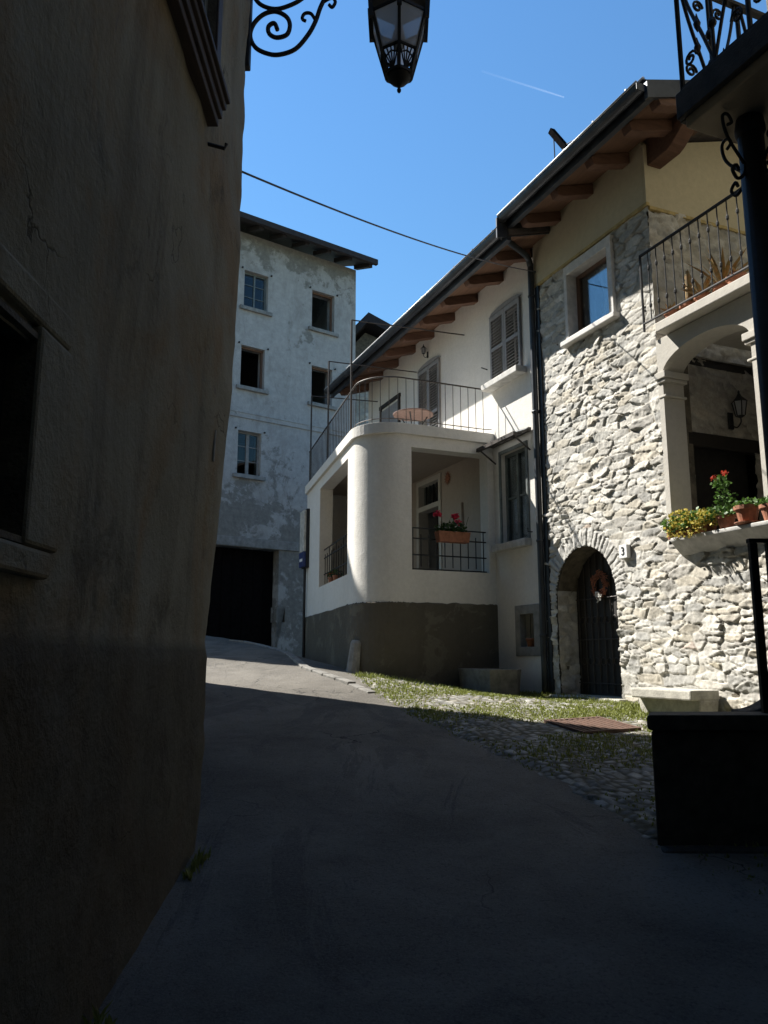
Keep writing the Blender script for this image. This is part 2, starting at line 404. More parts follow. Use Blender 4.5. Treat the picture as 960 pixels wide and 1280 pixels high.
def asphaltmat():
    m, nt, b = newmat('old_asphalt'); tc = nd(nt, 'ShaderNodeTexCoord').outputs['Object']
    col = mix(nt, ramp(nt, noise(nt, tc, .7, 6, .65, .4), .36, .64), (.088,.080,.069), (.185,.170,.147))
    pm = ramp(nt, noise(nt, tc, .55, 7, .66, 1.2, (1.8, .5, 1)), .53, .56)
    col = mix(nt, mth(nt, 'MULTIPLY', pm, .42), col, (.048,.047,.048))
    ag = ramp(nt, noise(nt, tc, 75, 4, .75), .45, .68)
    col = mix(nt, mth(nt, 'MULTIPLY', ag, .6), col, (.20,.185,.16))
    ad = ramp(nt, noise(nt, tc, 48, 4, .75), .52, .66)
    col = mix(nt, mth(nt, 'MULTIPLY', ad, .55), col, (.03,.028,.026))
    dust = ramp(nt, noise(nt, tc, 1.9, 7, .7, .3), .5, .75)
    col = mix(nt, mth(nt, 'MULTIPLY', dust, .4), col, (.21,.195,.165))
    cr = nd(nt, 'ShaderNodeTexVoronoi', feature='DISTANCE_TO_EDGE'); cr.inputs['Scale'].default_value = .75
    dn = nd(nt, 'ShaderNodeTexNoise'); dn.inputs['Scale'].default_value = 1.8; dn.inputs['Detail'].default_value = 7
    nt.links.new(tc, dn.inputs['Vector'])
    av = nd(nt, 'ShaderNodeVectorMath', operation='ADD'); nt.links.new(tc, av.inputs[0]); nt.links.new(dn.outputs['Color'], av.inputs[1])
    nt.links.new(av.outputs[0], cr.inputs['Vector'])
    crm = mth(nt, 'MULTIPLY', ramp(nt, cr.outputs['Distance'], .009, .001), ramp(nt, noise(nt, tc, .6, 3, .5), .52, .64))
    col = mix(nt, crm, col, (.02,.02,.02))
    nt.links.new(col, b.inputs['Base Color']); b.inputs['Roughness'].default_value = .9
    b.inputs['Specular IOR Level'].default_value = .25
    h = mth(nt, 'ADD', mth(nt, 'ADD', noise(nt, tc, 90, 4, .7), mth(nt, 'MULTIPLY', noise(nt, tc, 5, 6, .65), 2.0)), mth(nt, 'MULTIPLY', pm, .35))
    bump(nt, b, mth(nt, 'SUBTRACT', h, mth(nt, 'MULTIPLY', crm, .8)), .55, .02); return m
M['asphalt'] = asphaltmat()
M['earth'] = simple('earth', (.12,.105,.08), .95, scale=2)

def glassmat(name, tint=(.75,.8,.82), trans=.55, rough=.03):
    m, nt, b = newmat(name)
    tr = nd(nt, 'ShaderNodeBsdfTransparent'); tr.inputs[0].default_value = c4(tint)
    gl = nd(nt, 'ShaderNodeBsdfGlossy'); gl.inputs['Roughness'].default_value = rough; gl.inputs[0].default_value = (.9,.9,.9,1)
    fr = nd(nt, 'ShaderNodeFresnel'); fr.inputs[0].default_value = 1.5
    f2 = mth(nt, 'MULTIPLY', fr.outputs[0], .6)
    ms = nd(nt, 'ShaderNodeMixShader'); nt.links.new(f2, ms.inputs[0]); nt.links.new(tr.outputs[0], ms.inputs[1]); nt.links.new(gl.outputs[0], ms.inputs[2])
    nt.links.new(ms.outputs[0], nt.nodes['Material Output'].inputs[0]); return m
M['glass'] = glassmat('window_glass', trans=.65)
def frosted():
    m, nt, b = newmat('lantern_glass'); tc = nd(nt, 'ShaderNodeTexCoord').outputs['Object']
    b.inputs['Base Color'].default_value = (.45,.47,.50,1); b.inputs['Roughness'].default_value = .35
    t = nd(nt, 'ShaderNodeBsdfTranslucent'); t.inputs[0].default_value = (.88,.88,.9,1)
    tr = nd(nt, 'ShaderNodeBsdfTransparent'); tr.inputs[0].default_value = (.72,.72,.74,1)
    ms = nd(nt, 'ShaderNodeMixShader'); ms.inputs[0].default_value = .55
    m2 = nd(nt, 'ShaderNodeMixShader'); m2.inputs[0].default_value = .12
    nt.links.new(b.outputs[0], ms.inputs[1]); nt.links.new(t.outputs[0], ms.inputs[2])
    nt.links.new(ms.outputs[0], m2.inputs[1]); nt.links.new(tr.outputs[0], m2.inputs[2])
    nt.links.new(m2.outputs[0], nt.nodes['Material Output'].inputs[0]); return m
M['frost'] = frosted()
def awn():
    m, nt, b = newmat('translucent_sheet'); b.inputs['Base Color'].default_value = (.6,.62,.62,1); b.inputs['Roughness'].default_value = .3
    t = nd(nt, 'ShaderNodeBsdfTranslucent'); t.inputs[0].default_value = (.75,.77,.78,1)
    ms = nd(nt, 'ShaderNodeMixShader'); ms.inputs[0].default_value = .6
    nt.links.new(b.outputs[0], ms.inputs[1]); nt.links.new(t.outputs[0], ms.inputs[2])
    nt.links.new(ms.outputs[0], nt.nodes['Material Output'].inputs[0]); return m
M['sheet'] = awn()
def trail():
    m, nt, b = newmat('ice_vapour'); b.inputs['Base Color'].default_value = (.85,.85,.85,1); b.inputs['Roughness'].default_value = 1
    tr = nd(nt, 'ShaderNodeBsdfTransparent'); ms = nd(nt, 'ShaderNodeMixShader')
    at = nd(nt, 'ShaderNodeAttribute', attribute_name='col')
    sp = nd(nt, 'ShaderNodeSeparateColor'); nt.links.new(at.outputs['Color'], sp.inputs[0])
    nt.links.new(sp.outputs[0], ms.inputs[0])
    tl = nd(nt, 'ShaderNodeBsdfTranslucent'); tl.inputs[0].default_value = (.95,.95,.95,1); m2 = nd(nt, 'ShaderNodeAddShader')
    nt.links.new(b.outputs[0], m2.inputs[0]); nt.links.new(tl.outputs[0], m2.inputs[1])
    nt.links.new(tr.outputs[0], ms.inputs[1]); nt.links.new(m2.outputs[0], ms.inputs[2])
    nt.links.new(ms.outputs[0], nt.nodes['Material Output'].inputs[0]); return m
M['trail'] = trail()

# ------------------------------------------------------------------ ground
def flatmask(V): return np.ones((V.shape[0]-1, V.shape[1]-1), bool)
X, Y = np.meshgrid(np.linspace(-120, 120, 121), np.linspace(-60, 180, 121))
Zg = np.where(Y > 40, gz(X*0-3, Y), gz(X, Y))-.12
tag(grid_obj('ground', np.stack([X, Y, Zg], -1), flatmask(X), M['earth']), kind='structure')
X, Y = np.meshgrid(np.arange(-8, 7, .06), np.arange(-6, 30, .06))
Z = gz(X, Y)+.02*fbm(X*.9, Y*.7, 3, 4)+.008*fbm(X*3, Y*3, 5, 3)
tag(grid_obj('road', np.stack([X, Y, Z], -1), flatmask(X), M['asphalt']), kind='structure')

# cobbled forecourt in front of the two houses; its far side meets the asphalt along an uneven line
EDGE_T = [-6.2, -4.9, -3.5, -2.35, -.8, .75, 1.5, 2.2, 2.9]; EDGE_N = [3.45, 3.34, 3.12, 3.13, 3.04, 2.87, 2.74, 2.62, 2.45]
U, V, H, C, ID = rubble(-6.0, 2.8, -.35, 3.55, .019, 41, sw=.125, sh=.09, amp=.014, warp=.035, fine=.006,
    pal=[(.28,.275,.255),(.22,.22,.21),(.34,.33,.30),(.19,.19,.18),(.31,.29,.245),(.38,.37,.34)], mortar=(.10,.09,.06))
lim = np.interp(U, EDGE_T, EDGE_N)+.10*fbm(U*2.0, V*2.0, 77, 3)
px = P0.x+D3.x*U+N3.x*V; py = P0.y+D3.y*U+N3.y*V
sink = np.clip((V-lim+.18)/.25, 0, 1)
pz = gz(px, py)+.02*fbm(px*.9, py*.7, 3, 4)+.012+H+.03*fbm(U*1.5, V*1.5, 91, 2)*(1-sink)-.055*sink
grasszone = np.clip(.62+1.5*fbm(U*1.1, V*1.1, 55, 3)+.3*(V < .7), 0, 1)
mk = (V < lim+.05)[:-1,:-1] & (U > -4.7+.2*fbm(U*0+2, V*2, 71, 3))[:-1,:-1]
Cg = C.copy()
tag(grid_obj('cobbled_forecourt', np.stack([px, py, pz], -1), mk, M['cobble'], cols=Cg), kind='structure')

def leftX(z): return -1.135+.030*(z-.5)
def blades(name, pts, hgt, m, wid=.006):
    mb = MB()
    for (x, y, z, h) in pts:
        a = random.uniform(0, 6.28); l = h*random.uniform(.2, .8); b = random.uniform(0, 6.28); w = wid*random.uniform(.7, 1.6)
        dx, dy = math.cos(a)*w, math.sin(a)*w; ex, ey = math.cos(b)*l, math.sin(b)*l
        mb.add([(x-dx, y-dy, z-.01), (x+dx, y+dy, z-.01), (x+ex*.5+dx*.7, y+ey*.5+dy*.7, z+h*.6), (x+ex*.5-dx*.7, y+ey*.5-dy*.7, z+h*.6), (x+ex, y+ey, z+h)],
               [(0,1,2,3), (3,2,4)])
    return mb.build(name, m, recalc=False)
pts = []
gm = (H < .011)
cand = np.argwhere(gm & (V > .03) & (V < lim-.02))
random.Random(3).shuffle(cand_list := cand.tolist())
for (i, j) in cand_list:
    t = U[i, j]; n = V[i, j]
    pr = grasszone[i, j]*.62
    pr *= 1.0 if n < 2.3 else .5
    if t < -2.6: pr *= .5
    if random.random() > pr: continue
    for k in range(2):
        q = F(t+random.uniform(-.015,.015), n+random.uniform(-.015,.015))
        pts.append((q.x, q.y, pz[i, j], random.uniform(.010, .028)*(1.5 if grasszone[i,j] > .85 else 1)))
    if len(pts) > 46000: break
for k in range(1500):            # taller weeds along the foot of the walls
    t = random.uniform(-2.2, 2.4); n = abs(random.gauss(0, .10))+.03
    if random.random() < .5: t = random.gauss(-.75, .35); n = abs(random.gauss(.1, .12))+.1
    q = onf(t, n, .01); pts.append((q.x, q.y, q.z, random.uniform(.03, .09)))
for k in range(900):            # along the plinth corner
    t = random.uniform(.9, 2.46); n = random.uniform(1.3, 2.5) if random.random() < .6 else random.uniform(.2, 2.4)
    t = 2.44-abs(random.gauss(0, .12)) if random.random() < .7 else t
    q = onf(t, n, .01); pts.append((q.x, q.y, q.z, random.uniform(.02, .08)))
for k in range(700):
    y = random.uniform(2.2, 5.0); q = (leftX(.3)+.05+abs(random.gauss(0, .03)), y)
    if vnoise(np.array(y*2.3), np.array(.5), 5) > .5: pts.append((q[0], q[1], g(*q), random.uniform(.02, .08)))
tag(blades('grass', pts, .05, M['grass']), 'short yellow green grass growing between the cobbles of the forecourt', 'grass', kind='stuff')

# kerb running up the road beside the curved balcony
kp = [(1.0,2.82),(1.7,2.84),(2.5,2.95),(3.4,2.98),(4.6,2.78),(5.8,2.55),(7.2,2.35),(8.3,2.5),(8.9,3.0)]
kerb = MB()
for i in range(len(kp)-1):
    a = F(*kp[i]); b = F(*kp[i+1])
    ns = 2
    for s in range(ns):
        p = a.lerp(b, s/ns); q = a.lerp(b, (s+1)/ns-.02)
        zp = g(p.x, p.y); zq = g(q.x, q.y)
        rise = .012 if i < 1 else .035
        kerb.bar((p.x, p.y, zp+rise-.10), (q.x, q.y, zq+rise-.10), .13, .2)
tag(kerb.build('kerb', M['kerbstone'], bevel=.012), kind='structure')
# ------------------------------------------------------------------ left house
lh = thing('left_house', 'tall dim brown house with stained crumbling plaster filling the left of the picture', 'house', (0,0,0))
def leftX(z): return -1.135+.030*(z-.5)
per = []                                  # perimeter samples: x offset from the wall line, y, outward normal
for y in np.arange(-5, 5.06, .045): per.append((0.0, y, 1.0, 0.0))
for a in np.linspace(0, R(72), 9)[1:]:
    per.append((-.14+.14*math.cos(a), 5.06+.14*math.sin(a), math.cos(a), math.sin(a)))
x1, y1 = per[-1][0], per[-1][1]
for s in np.linspace(0, 1, 40)[1:]:
    per.append((x1+(-2.14-x1)*s, y1+(11.92-y1)*s, .96, .28))
per = np.array(per); zs = np.concatenate([np.arange(-.9, 8.0, .05), np.linspace(8.05, 12.6, 20)])
S = np.concatenate([[0], np.cumsum(np.hypot(np.diff(per[:,0]), np.diff(per[:,1])))])
SS, ZZ = np.meshgrid(S, zs)
dz = .045*fbm(SS*.8, ZZ*.7, 12, 4)+.016*fbm(SS*3, ZZ*2.2, 14, 4)
cornerw = np.exp(-((per[:,1]-5.15)/.35)**2)[None, :]
dz = dz + cornerw*.03*fbm(SS*0+3.3, ZZ*2.1, 16, 4)
pl = np.clip((1.66+.03*fbm(SS*2, ZZ*0, 18, 3)-ZZ)/.04, 0, 1); dz = dz+.022*pl
LX = leftX(ZZ)+per[:,0][None]+dz*per[:,2][None]; LY = per[:,1][None]+dz*per[:,3][None]
yc = (LY[:-1,:-1]+LY[1:,1:])/2; zc = (ZZ[:-1,:-1]+ZZ[1:,1:])/2; sc = (SS[:-1,:-1]+SS[1:,1:])/2
mk = ~((yc > 1.35) & (yc < 2.32) & (zc > 1.95) & (zc < 2.56))
mk &= ~((yc > 2.95) & (yc < 4.0) & (zc > 4.80) & (zc < 6.4))
grid_obj('wall', np.stack([LX, LY, ZZ], -1), mk, M['left'], lh)
mb = MB(); mb.box(-12, -3.275, 10.7, 11.92, -.5, 12.6); mb.box(-12, -11.7, -5, 10.7, -.5, 12.6); mb.box(-12, -1.3, -5.3, -5.0, -.5, 12.6)
mb.build('rear_wall', M['left'], lh)
MB().plate([[(-12.4, -5.6), (-.35, -5.6), (-.35, 5.0), (-2.7, 12.2), (-12.4, 12.2)]], 12.6, 12.85, 'xy').build('roof', M['darkroof'], lh)
def leftwin(y0, y1, z0, z1, low):
    w = MB(); X0 = leftX((z0+z1)/2)
    d = .30 if not low else .07
    # reveals
    w.box(X0-d, X0+.02, y0-.02, y0, z0-.02, z1+.02); w.box(X0-d, X0+.02, y1, y1+.02, z0-.02, z1+.02)
    w.box(X0-d, X0+.02, y0, y1, z1, z1+.02); w.box(X0-d, X0+.02, y0, y1, z0-.02, z0)
    o = w.build('window', M['leftstone'], lh)
    MB().box(X0-d-.03, X0-d-.001, y0-.1, y1+.1, z0-.1, z1+.1).build('recess', M['interior'], o)
    if low:
        sr = MB()
        sr.box(X0-.04, X0+.032, y1+.002, y1+.25, z0-.02, z1+.05); sr.box(X0-.04, X0+.032, y0-.3, y0-.002, z0-.02, z1+.05)
        sr.box(X0-.04, X0+.030, y0-.35, y1+.24, z1+.053, z1+.17)
        sr.build('surround', M['left'], o, bevel=.014)
        MB().box(X0-.04, X0+.030, y0-.35, y1+.20, z0-.11, z0-.023).build('sill', M['left'], o, bevel=.014)
        gr = MB()
        for k in range(6): gr.tube([(X0-.08, y0+(k+.5)*(y1-y0)/6, z0), (X0-.08, y0+(k+.5)*(y1-y0)/6, z1)], .009, 6)
        gr.tube([(X0-.08, y0, (z0+z1)/2), (X0-.08, y1, (z0+z1)/2)], .009, 6)
        gr.build('grille', M['iron'], o)
    else:
        sl = MB()
        for k, (ex, za, zb) in enumerate([(.03, -.20, -.15), (.05, -.148, -.09), (.07, -.088, -.045), (.09, -.043, -.01)]):
            sl.box(X0-.05, X0+ex, y0-.3, y1+.12+ex*.3, z0+za, z0+zb)
        sl.build('sill', M['left_sill'], o, bevel=.006)
        sh = MB()
        for yy in (y0, (y0+y1)/2):
            yb = yy+(y1-y0)/2
            sh.box(X0-.07, X0-.03, yy+.005, yy+.07, z0+.005, z1-.005); sh.box(X0-.07, X0-.03, yb-.07, yb-.005, z0+.005, z1-.005)
            sh.box(X0-.07, X0-.03, yy+.07, yb-.07, z0+.005, z0+.09); sh.box(X0-.07, X0-.03, yy+.07, yb-.07, z1-.09, z1-.005)
            zz = z0+.1
            while zz < z1-.1:
                sh.bar((X0-.05, yy+.07, zz), (X0-.05, yb-.07, zz), .045, .008, up=(.7,0,.7)); zz += .042
        sh.build('shutter', M['greenframe'], o)
        fr = MB(); fr.box(X0-.03, X0+.035, y1+.002, y1+.1, z0, z1+.12); fr.box(X0-.03, X0+.035, y0-.1, y0-.002, z0, z1+.12); fr.box(X0-.03, X0+.04, y0-.1, y1+.1, z1+.122, z1+.25)
        fr.build('frame', M['left_sill'], o, bevel=.006)
leftwin(1.35, 2.32, 1.95, 2.56, True)
leftwin(2.95, 4.0, 4.80, 6.4, False)
MB().tube([(leftX(4.55)-.02, 4.16, 4.52), (leftX(4.55)+.09, 4.18, 4.50), (leftX(4.55)+.10, 4.18, 4.53)], .011, 6).build('hook', M['iron'], lh)
MB().tube([(leftX(2.9)+.02, 4.75, 2.78), (leftX(2.9)+.022, 4.77, 2.98)], .008, 6).build('cable_stub', M['paper'], lh)

# ------------------------------------------------------------------ street lantern on its bracket
def LP(px, py): return ((px-480)*.00595, 6.44-py*.0068)
def sp(pts, off=0):
    out = []
    for X_, Y_ in pts: x, z = LP(290+X_*.28125, Y_*.28125); out.append(Vector((x, 5.2+off, z)))
    return out
def smooth_path(p, k=5):
    out = []; n = len(p)
    for i in range(n-1):
        a, b, c, d = p[max(i-1,0)], p[i], p[i+1], p[min(i+2,n-1)]
        for s in range(k):
            t = s/k; out.append(.5*((2*b)+(c-a)*t+(2*a-5*b+4*c-d)*t*t+(3*b-a-3*c+d)*t**3))
    out.append(p[-1]); return out
ls = thing('street_lantern', 'black wrought iron street lantern hanging on scrolled bracket from the house corner at left', 'street lamp', (0,0,0))
br = MB()
s1 = sp([(203,135),(188,105),(164,118),(166,150),(200,168),(245,155),(258,115),(240,75),(190,52),(135,68),(95,112),(84,165),(108,212),(160,238),(215,243),(285,218),(340,155),(372,95),(392,35),(420,-30),(440,-110),(450,-220)])
br.tube(smooth_path(s1), .017, 7)
br.tube(smooth_path(sp([(372,95),(350,62),(322,62),(312,85),(328,95)])), .013, 7)
br.tube(smooth_path(sp([(398,15),(440,-8),(458,8),(445,34),(430,22)])), .013, 7)
br.tube(smooth_path(sp([(85,-70),(95,-15),(130,25),(190,42),(250,28),(310,-5),(350,-60),(345,-130),(280,-180),(190,-170),(150,-120),(170,-75),(210,-80)])), .016, 7)
br.tube([Vector((-1.0,5.2,7.62)), Vector((-.3,5.2,7.70)), Vector((.11,5.2,7.66)), Vector((.2,5.2,7.6))], .018, 7)
br.tube([s1[-1]+Vector((0,0,0)), s1[-1]+Vector((.02,0,.15)), Vector((-.2,5.2,7.7))], .016, 7)
br.build('bracket', M['iron'], ls, smooth=True)
MB().box(-1.035, -.985, 5.165, 5.235, 5.86, 7.75).build('wall_plate', M['iron'], ls, bevel=.008)
def hexring(mb, prof, rot=R(30)): mb.lathe(prof, 6, (.11, 5.2, 0), rot)
fr = MB(); glz = MB()
zt, zb, rt, rb = 6.25, 5.80, .222, .10
for k in range(6):
    a = R(30+60*k); c, s = math.cos(a), math.sin(a)
    fr.bar((.11+rb*c, 5.2+rb*s, zb), (.11+rt*c, 5.2+rt*s, zt), .022, .022)
    fr.bar((.11+(rt+.012)*c, 5.2+(rt+.012)*s, zt-.06), (.11+(rt+.03)*c, 5.2+(rt+.03)*s, zt+.22), .034, .03)
    a2 = R(90+60*k); c2, s2 = math.cos(a2), math.sin(a2)
    p = [Vector((.11+r*cc, 5.2+r*ss_, z)) for (r, cc, ss_, z) in ((rb+.055, c, s, zb+.17), (rb+.055, c2, s2, zb+.17), (rt, c2, s2, zt), (rt, c, s, zt))]
    glz.quad(*p)
    q0 = Vector((.11+rb*c, 5.2+rb*s, zb)); q1 = Vector((.11+rb*c2, 5.2+rb*s2, zb))
    r_m = rb+.045
    t0 = Vector((.11+r_m*c, 5.2+r_m*s, zb+.17)); t1 = Vector((.11+r_m*c2, 5.2+r_m*s2, zb+.17))
    for z_, r_ in ((zb, rb), (zb+.17, rb+.042), (zt, rt), (zt+.2, rt+.03)):
        fr.bar((.11+r_*c, 5.2+r_*s, z_), (.11+r_*c2, 5.2+r_*s2, z_), .016, .022)
    mid0 = (q0+q1)/2
    for f_ in (.0, .25, .5, .75, 1.0):     # pierced fan at the foot
        fr.bar(mid0, t0.lerp(t1, f_), .008, .008)
    fr.bar(q0.lerp(t0, .55), ((q0+q1)/2).lerp((t0+t1)/2, .75), .008, .008); fr.bar(q1.lerp(t1, .55), ((q0+q1)/2).lerp((t0+t1)/2, .75), .008, .008)
fr.build('lantern_frame', M['iron'], ls)
glz.build('lantern_glass', M['frost'], ls, recalc=False)
b_ = MB(); b_.lathe([(.004,5.655),(.014,5.668),(.016,5.682),(.008,5.70),(.03,5.72),(.06,5.745),(.085,5.775),(.09,5.795),(.0,5.80)], 14, (.11,5.2,0))
b_.build('finial', M['iron'], ls, smooth=True)
c_ = MB(); hexring(c_, [(.26,6.455),(.255,6.47),(.15,6.68),(.08,6.78),(.05,6.86),(.06,6.9),(.03,6.98),(.012,7.05)])
c_.build('lantern_roof', M['iron'], ls)
MB().tube([(.11,5.2,7.03),(.11,5.2,7.66)], .012, 7).build('hanger', M['iron'], ls)
MB().lathe([(.02,6.0),(.045,6.05),(.05,6.12),(.03,6.2),(.02,6.4)], 10, (.11,5.2,0)).build('bulb', M['numwhite'], ls, smooth=True)

# ------------------------------------------------------------------ window furniture in facade coordinates (x along, y out, z up)
def shutters(parent, x0, x1, z0, z1, y=.0, arched=0.0, ang=0):
    for k in (0, 1):
        a = x0+(x1-x0)/2*k; b = a+(x1-x0)/2
        s = MB(); w = .055
        s.box(a+.004, a+w, y, y+.04, z0, z1); s.box(b-w, b-.004, y, y+.04, z0, z1)
        for (za, zb) in ((z0, z0+.08), (z1-.08, z1), ((z0+z1)/2-.03, (z0+z1)/2+.03)): s.box(a+w, b-w, y, y+.04, za, zb)
        z = z0+.1
        while z < z1-.09:
            if abs(z-(z0+z1)/2) > .045: s.bar((a+w, y+.02, z), (b-w, y+.02, z), .05, .010, up=(0,.62,.78))
            z += .055
        s.build('shutter', M['shutter'], parent)
def add_window(house, x0, x1, z0, z1, recess=-.16, frame='greenframe', mull=1, bars=0, curtain=False, glass=True, fw=.05):
    f = MB(); xm = (x0+x1)/2
    f.box(x0, x0+fw, recess-.03, recess+.03, z0, z1); f.box(x1-fw, x1, recess-.03, recess+.03, z0, z1)
    f.box(x0+fw, x1-fw, recess-.03, recess+.03, z0, z0+fw); f.box(x0+fw, x1-fw, recess-.03, recess+.03, z1-fw, z1)
    if mull: f.box(xm-fw*.6, xm+fw*.6, recess-.028, recess+.032, z0+fw, z1-fw)
    for k in range(bars):
        zz = z0+(z1-z0)*(k+1)/(bars+1); f.box(x0+fw, x1-fw, recess-.02, recess+.02, zz-.015, zz+.015)
    o = f.build('window', M[frame], house)
    if glass: MB().box(x0+fw*.6, x1-fw*.6, recess-.006, recess+.004, z0+fw*.6, z1-fw*.6).build('pane', M['glass'], o)
    if curtain:
        n = 60
        for (ca, cb, dirn) in curtain:
            me = MB(); vs = []; fs = []
            zz = np.linspace(z0+.03, z1-.03, 12)
            for j, z in enumerate(zz):
                u = (z-z0)/(z1-z0)
                for i in range(n+1):
                    s = i/n
                    pin = abs(u-.42)*1.0
                    x = ca+(cb-ca)*(s*(.7+.3*min(1, pin*1.6+.15)) if dirn > 0 else 1-(1-s)*(.7+.3*min(1, pin*1.6+.15)))
                    vs.append((x, recess-.030+.012*math.sin(s*40+math.sin(u*3)*1.2)+.006*math.sin(s*17), z))
            for j in range(11):
                for i in range(n): a = j*(n+1)+i; fs.append((a, a+1, a+n+2, a+n+1))
            me.add(vs, fs).build('curtain', M['curtain'], o, smooth=True, recalc=False)
    return o
# ------------------------------------------------------------------ white house with the curved balcony
wh = thing('white_house', 'white plastered house with curved corner balcony, brown plinth and grey shutters', 'house', P0, ROT_F)
W_OPEN = [rect(1.53, 2.42, 6.20, 7.44), rect(4.42, 5.34, 5.36, 7.42), rect(6.40, 7.35, 5.9, 7.15), rect(1.50, 2.24, 3.42, 4.92), rect(1.36, 1.84, 1.74, 2.28), rect(4.42, 5.50, 2.62, 5.10)]
MB().plate([[(1.05, .7), (8.2, .7), (8.2, 8.45), (1.05, 8.45)]]+W_OPEN, -.42, 0).build('facade', M['white'], wh)
mb = MB(); mb.box(7.8, 8.2, -9, -.422, .7, 8.45); mb.box(1.05, 1.4, -9, -.422, .7, 8.45); mb.box(1.4, 7.8, -9, -8.6, .7, 9.6)
mb.build('rear_wall', M['white'], wh)
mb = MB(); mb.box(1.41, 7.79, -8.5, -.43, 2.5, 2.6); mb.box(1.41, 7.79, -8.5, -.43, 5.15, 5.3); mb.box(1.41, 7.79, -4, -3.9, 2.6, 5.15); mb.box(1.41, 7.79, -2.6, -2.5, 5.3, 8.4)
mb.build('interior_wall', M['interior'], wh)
# balcony shell
def side_path(off=0.0, n=14):
    base = []
    c = (3.12, 1.66); r = .62
    ex, en = 7.78, 1.62
    dx, dn = ex-3.2, en-2.28; L = math.hypot(dx, dn); nx, nn = -dn/L, dx/L        # outward normal of side
    ang_end = math.atan2(nn, nx)
    base = [(2.5, 0.0), (2.5, .12), (2.5, .5), (2.5, 1.0), (2.5, 1.53)]
    for a in np.linspace(math.pi, ang_end, n): base.append((c[0]+r*math.cos(a), c[1]+r*math.sin(a)))
    p0 = base[-1]
    L = math.hypot(ex-p0[0], en-p0[1]); ux, un = (ex-p0[0])/L, (en-p0[1])/L
    for s in SIDE_S: base.append((p0[0]+ux*s*L, p0[1]+un*s*L))
    if off:
        out = []
        for i, p in enumerate(base):
            a = base[max(i-1,0)]; b = base[min(i+1,len(base)-1)]
            tx, tn = b[0]-a[0], b[1]-a[1]; l = math.hypot(tx, tn)
            out.append((p[0]-tn/l*off, p[1]+tx/l*off))
        base = out
    return base
SIDE_S = [.085, .655, .9, 1.0]
NP = 5+14
pin = side_path(-.26); pout = side_path(0.0)
zl = [2.40, 2.97, 4.97, 5.17]
def is_open(i, k):
    if k != 1: return False
    if 1 <= i <= 3: return True
    j = i-(NP-1)
    return j == 1
mb = MB(); ni = len(pout)
for i in range(ni-1):
    for k in range(3):
        if is_open(i, k): continue
        a, b = pout[i], pout[i+1]; c, d = pin[i], pin[i+1]; z0, z1 = zl[k], zl[k+1]
        mb.quad((a[0],a[1],z0),(b[0],b[1],z0),(b[0],b[1],z1),(a[0],a[1],z1)); mb.quad((c[0],c[1],z0),(d[0],d[1],z0),(d[0],d[1],z1),(c[0],c[1],z1))
        if k == 0 and is_open(i, 1): mb.quad((a[0],a[1],z1),(b[0],b[1],z1),(d[0],d[1],z1),(c[0],c[1],z1))
        if k == 2 and is_open(i, 1): mb.quad((a[0],a[1],z0),(b[0],b[1],z0),(d[0],d[1],z0),(c[0],c[1],z0))
        if k == 1:
            for ii, jj in ((i-1, i), (i+1, i+1)):
                if 0 <= ii < ni-1 and is_open(ii, 1): mb.quad((pout[jj][0],pout[jj][1],z0),(pin[jj][0],pin[jj][1],z0),(pin[jj][0],pin[jj][1],z1),(pout[jj][0],pout[jj][1],z1))
e = pout[-1]; 
mb.box(7.5, 7.776, .004, e[1]-.01, .9, 5.168)
o = mb.build('balcony_wall', M['white'], wh, recalc=False)
bm = bmesh.new(); bm.from_mesh(o.data); bmesh.ops.remove_doubles(bm, verts=bm.verts, dist=.0005); bmesh.ops.recalc_face_normals(bm, faces=bm.faces)
for f in bm.faces: f.smooth = True
for ed in bm.edges:
    if len(ed.link_faces) != 2 or ed.calc_face_angle(1) > R(35): ed.smooth = False
bm.to_mesh(o.data); bm.free()
# plinth
pp = side_path(.025); mb = MB()
pp = [tuple(Vector(a).lerp(Vector(b), q/6)) for a, b in zip(pp[:-1], pp[1:]) for q in range(6)]+[pp[-1]]
prw = random.Random(4); zt_ = [2.44+prw.gauss(0, .006)+.003*math.sin(i*1.7) for i in range(len(pp))]; pq_ = [tuple(Vector(a).lerp(Vector(b), q/6)) for a, b in zip(pout[:-1], pout[1:]) for q in range(6)]+[pout[-1]]
for i in range(len(pp)-1):
    (a, b) = (pp[i], pp[i+1]); (c, d) = (pq_[i], pq_[i+1]); za, zb_ = zt_[i], zt_[i+1]
    mb.quad((a[0],a[1],.7),(b[0],b[1],.7),(b[0],b[1],zb_),(a[0],a[1],za)); mb.quad((a[0],a[1],za),(b[0],b[1],zb_),(d[0],d[1],zb_+.015),(c[0],c[1],za+.015))
mb.box(7.5, 7.80, .004, pp[-1][1], .7, 2.39)
o = mb.build('plinth', M['plinth'], wh)
# slab, floor, ceiling
so = side_path(.055)
sl = [(2.445, 0.003)]+[p for p in so[1:]]+[(7.85, 1.6), (7.85, .003)]
MB().plate([sl], 5.17, 5.345, 'xy').build('balcony_slab', M['white'], wh, bevel=.02)
fl_ = [(2.52, .003)]+[p for p in pin[1:]]+[(7.49, 1.3), (7.49, .003)]
MB().plate([fl_], 2.5, 2.6, 'xy').build('loggia_floor', M['concrete'], wh)
MB().plate([fl_], 5.140, 5.167, 'xy').build('loggia_ceiling', M['whitein'], wh)
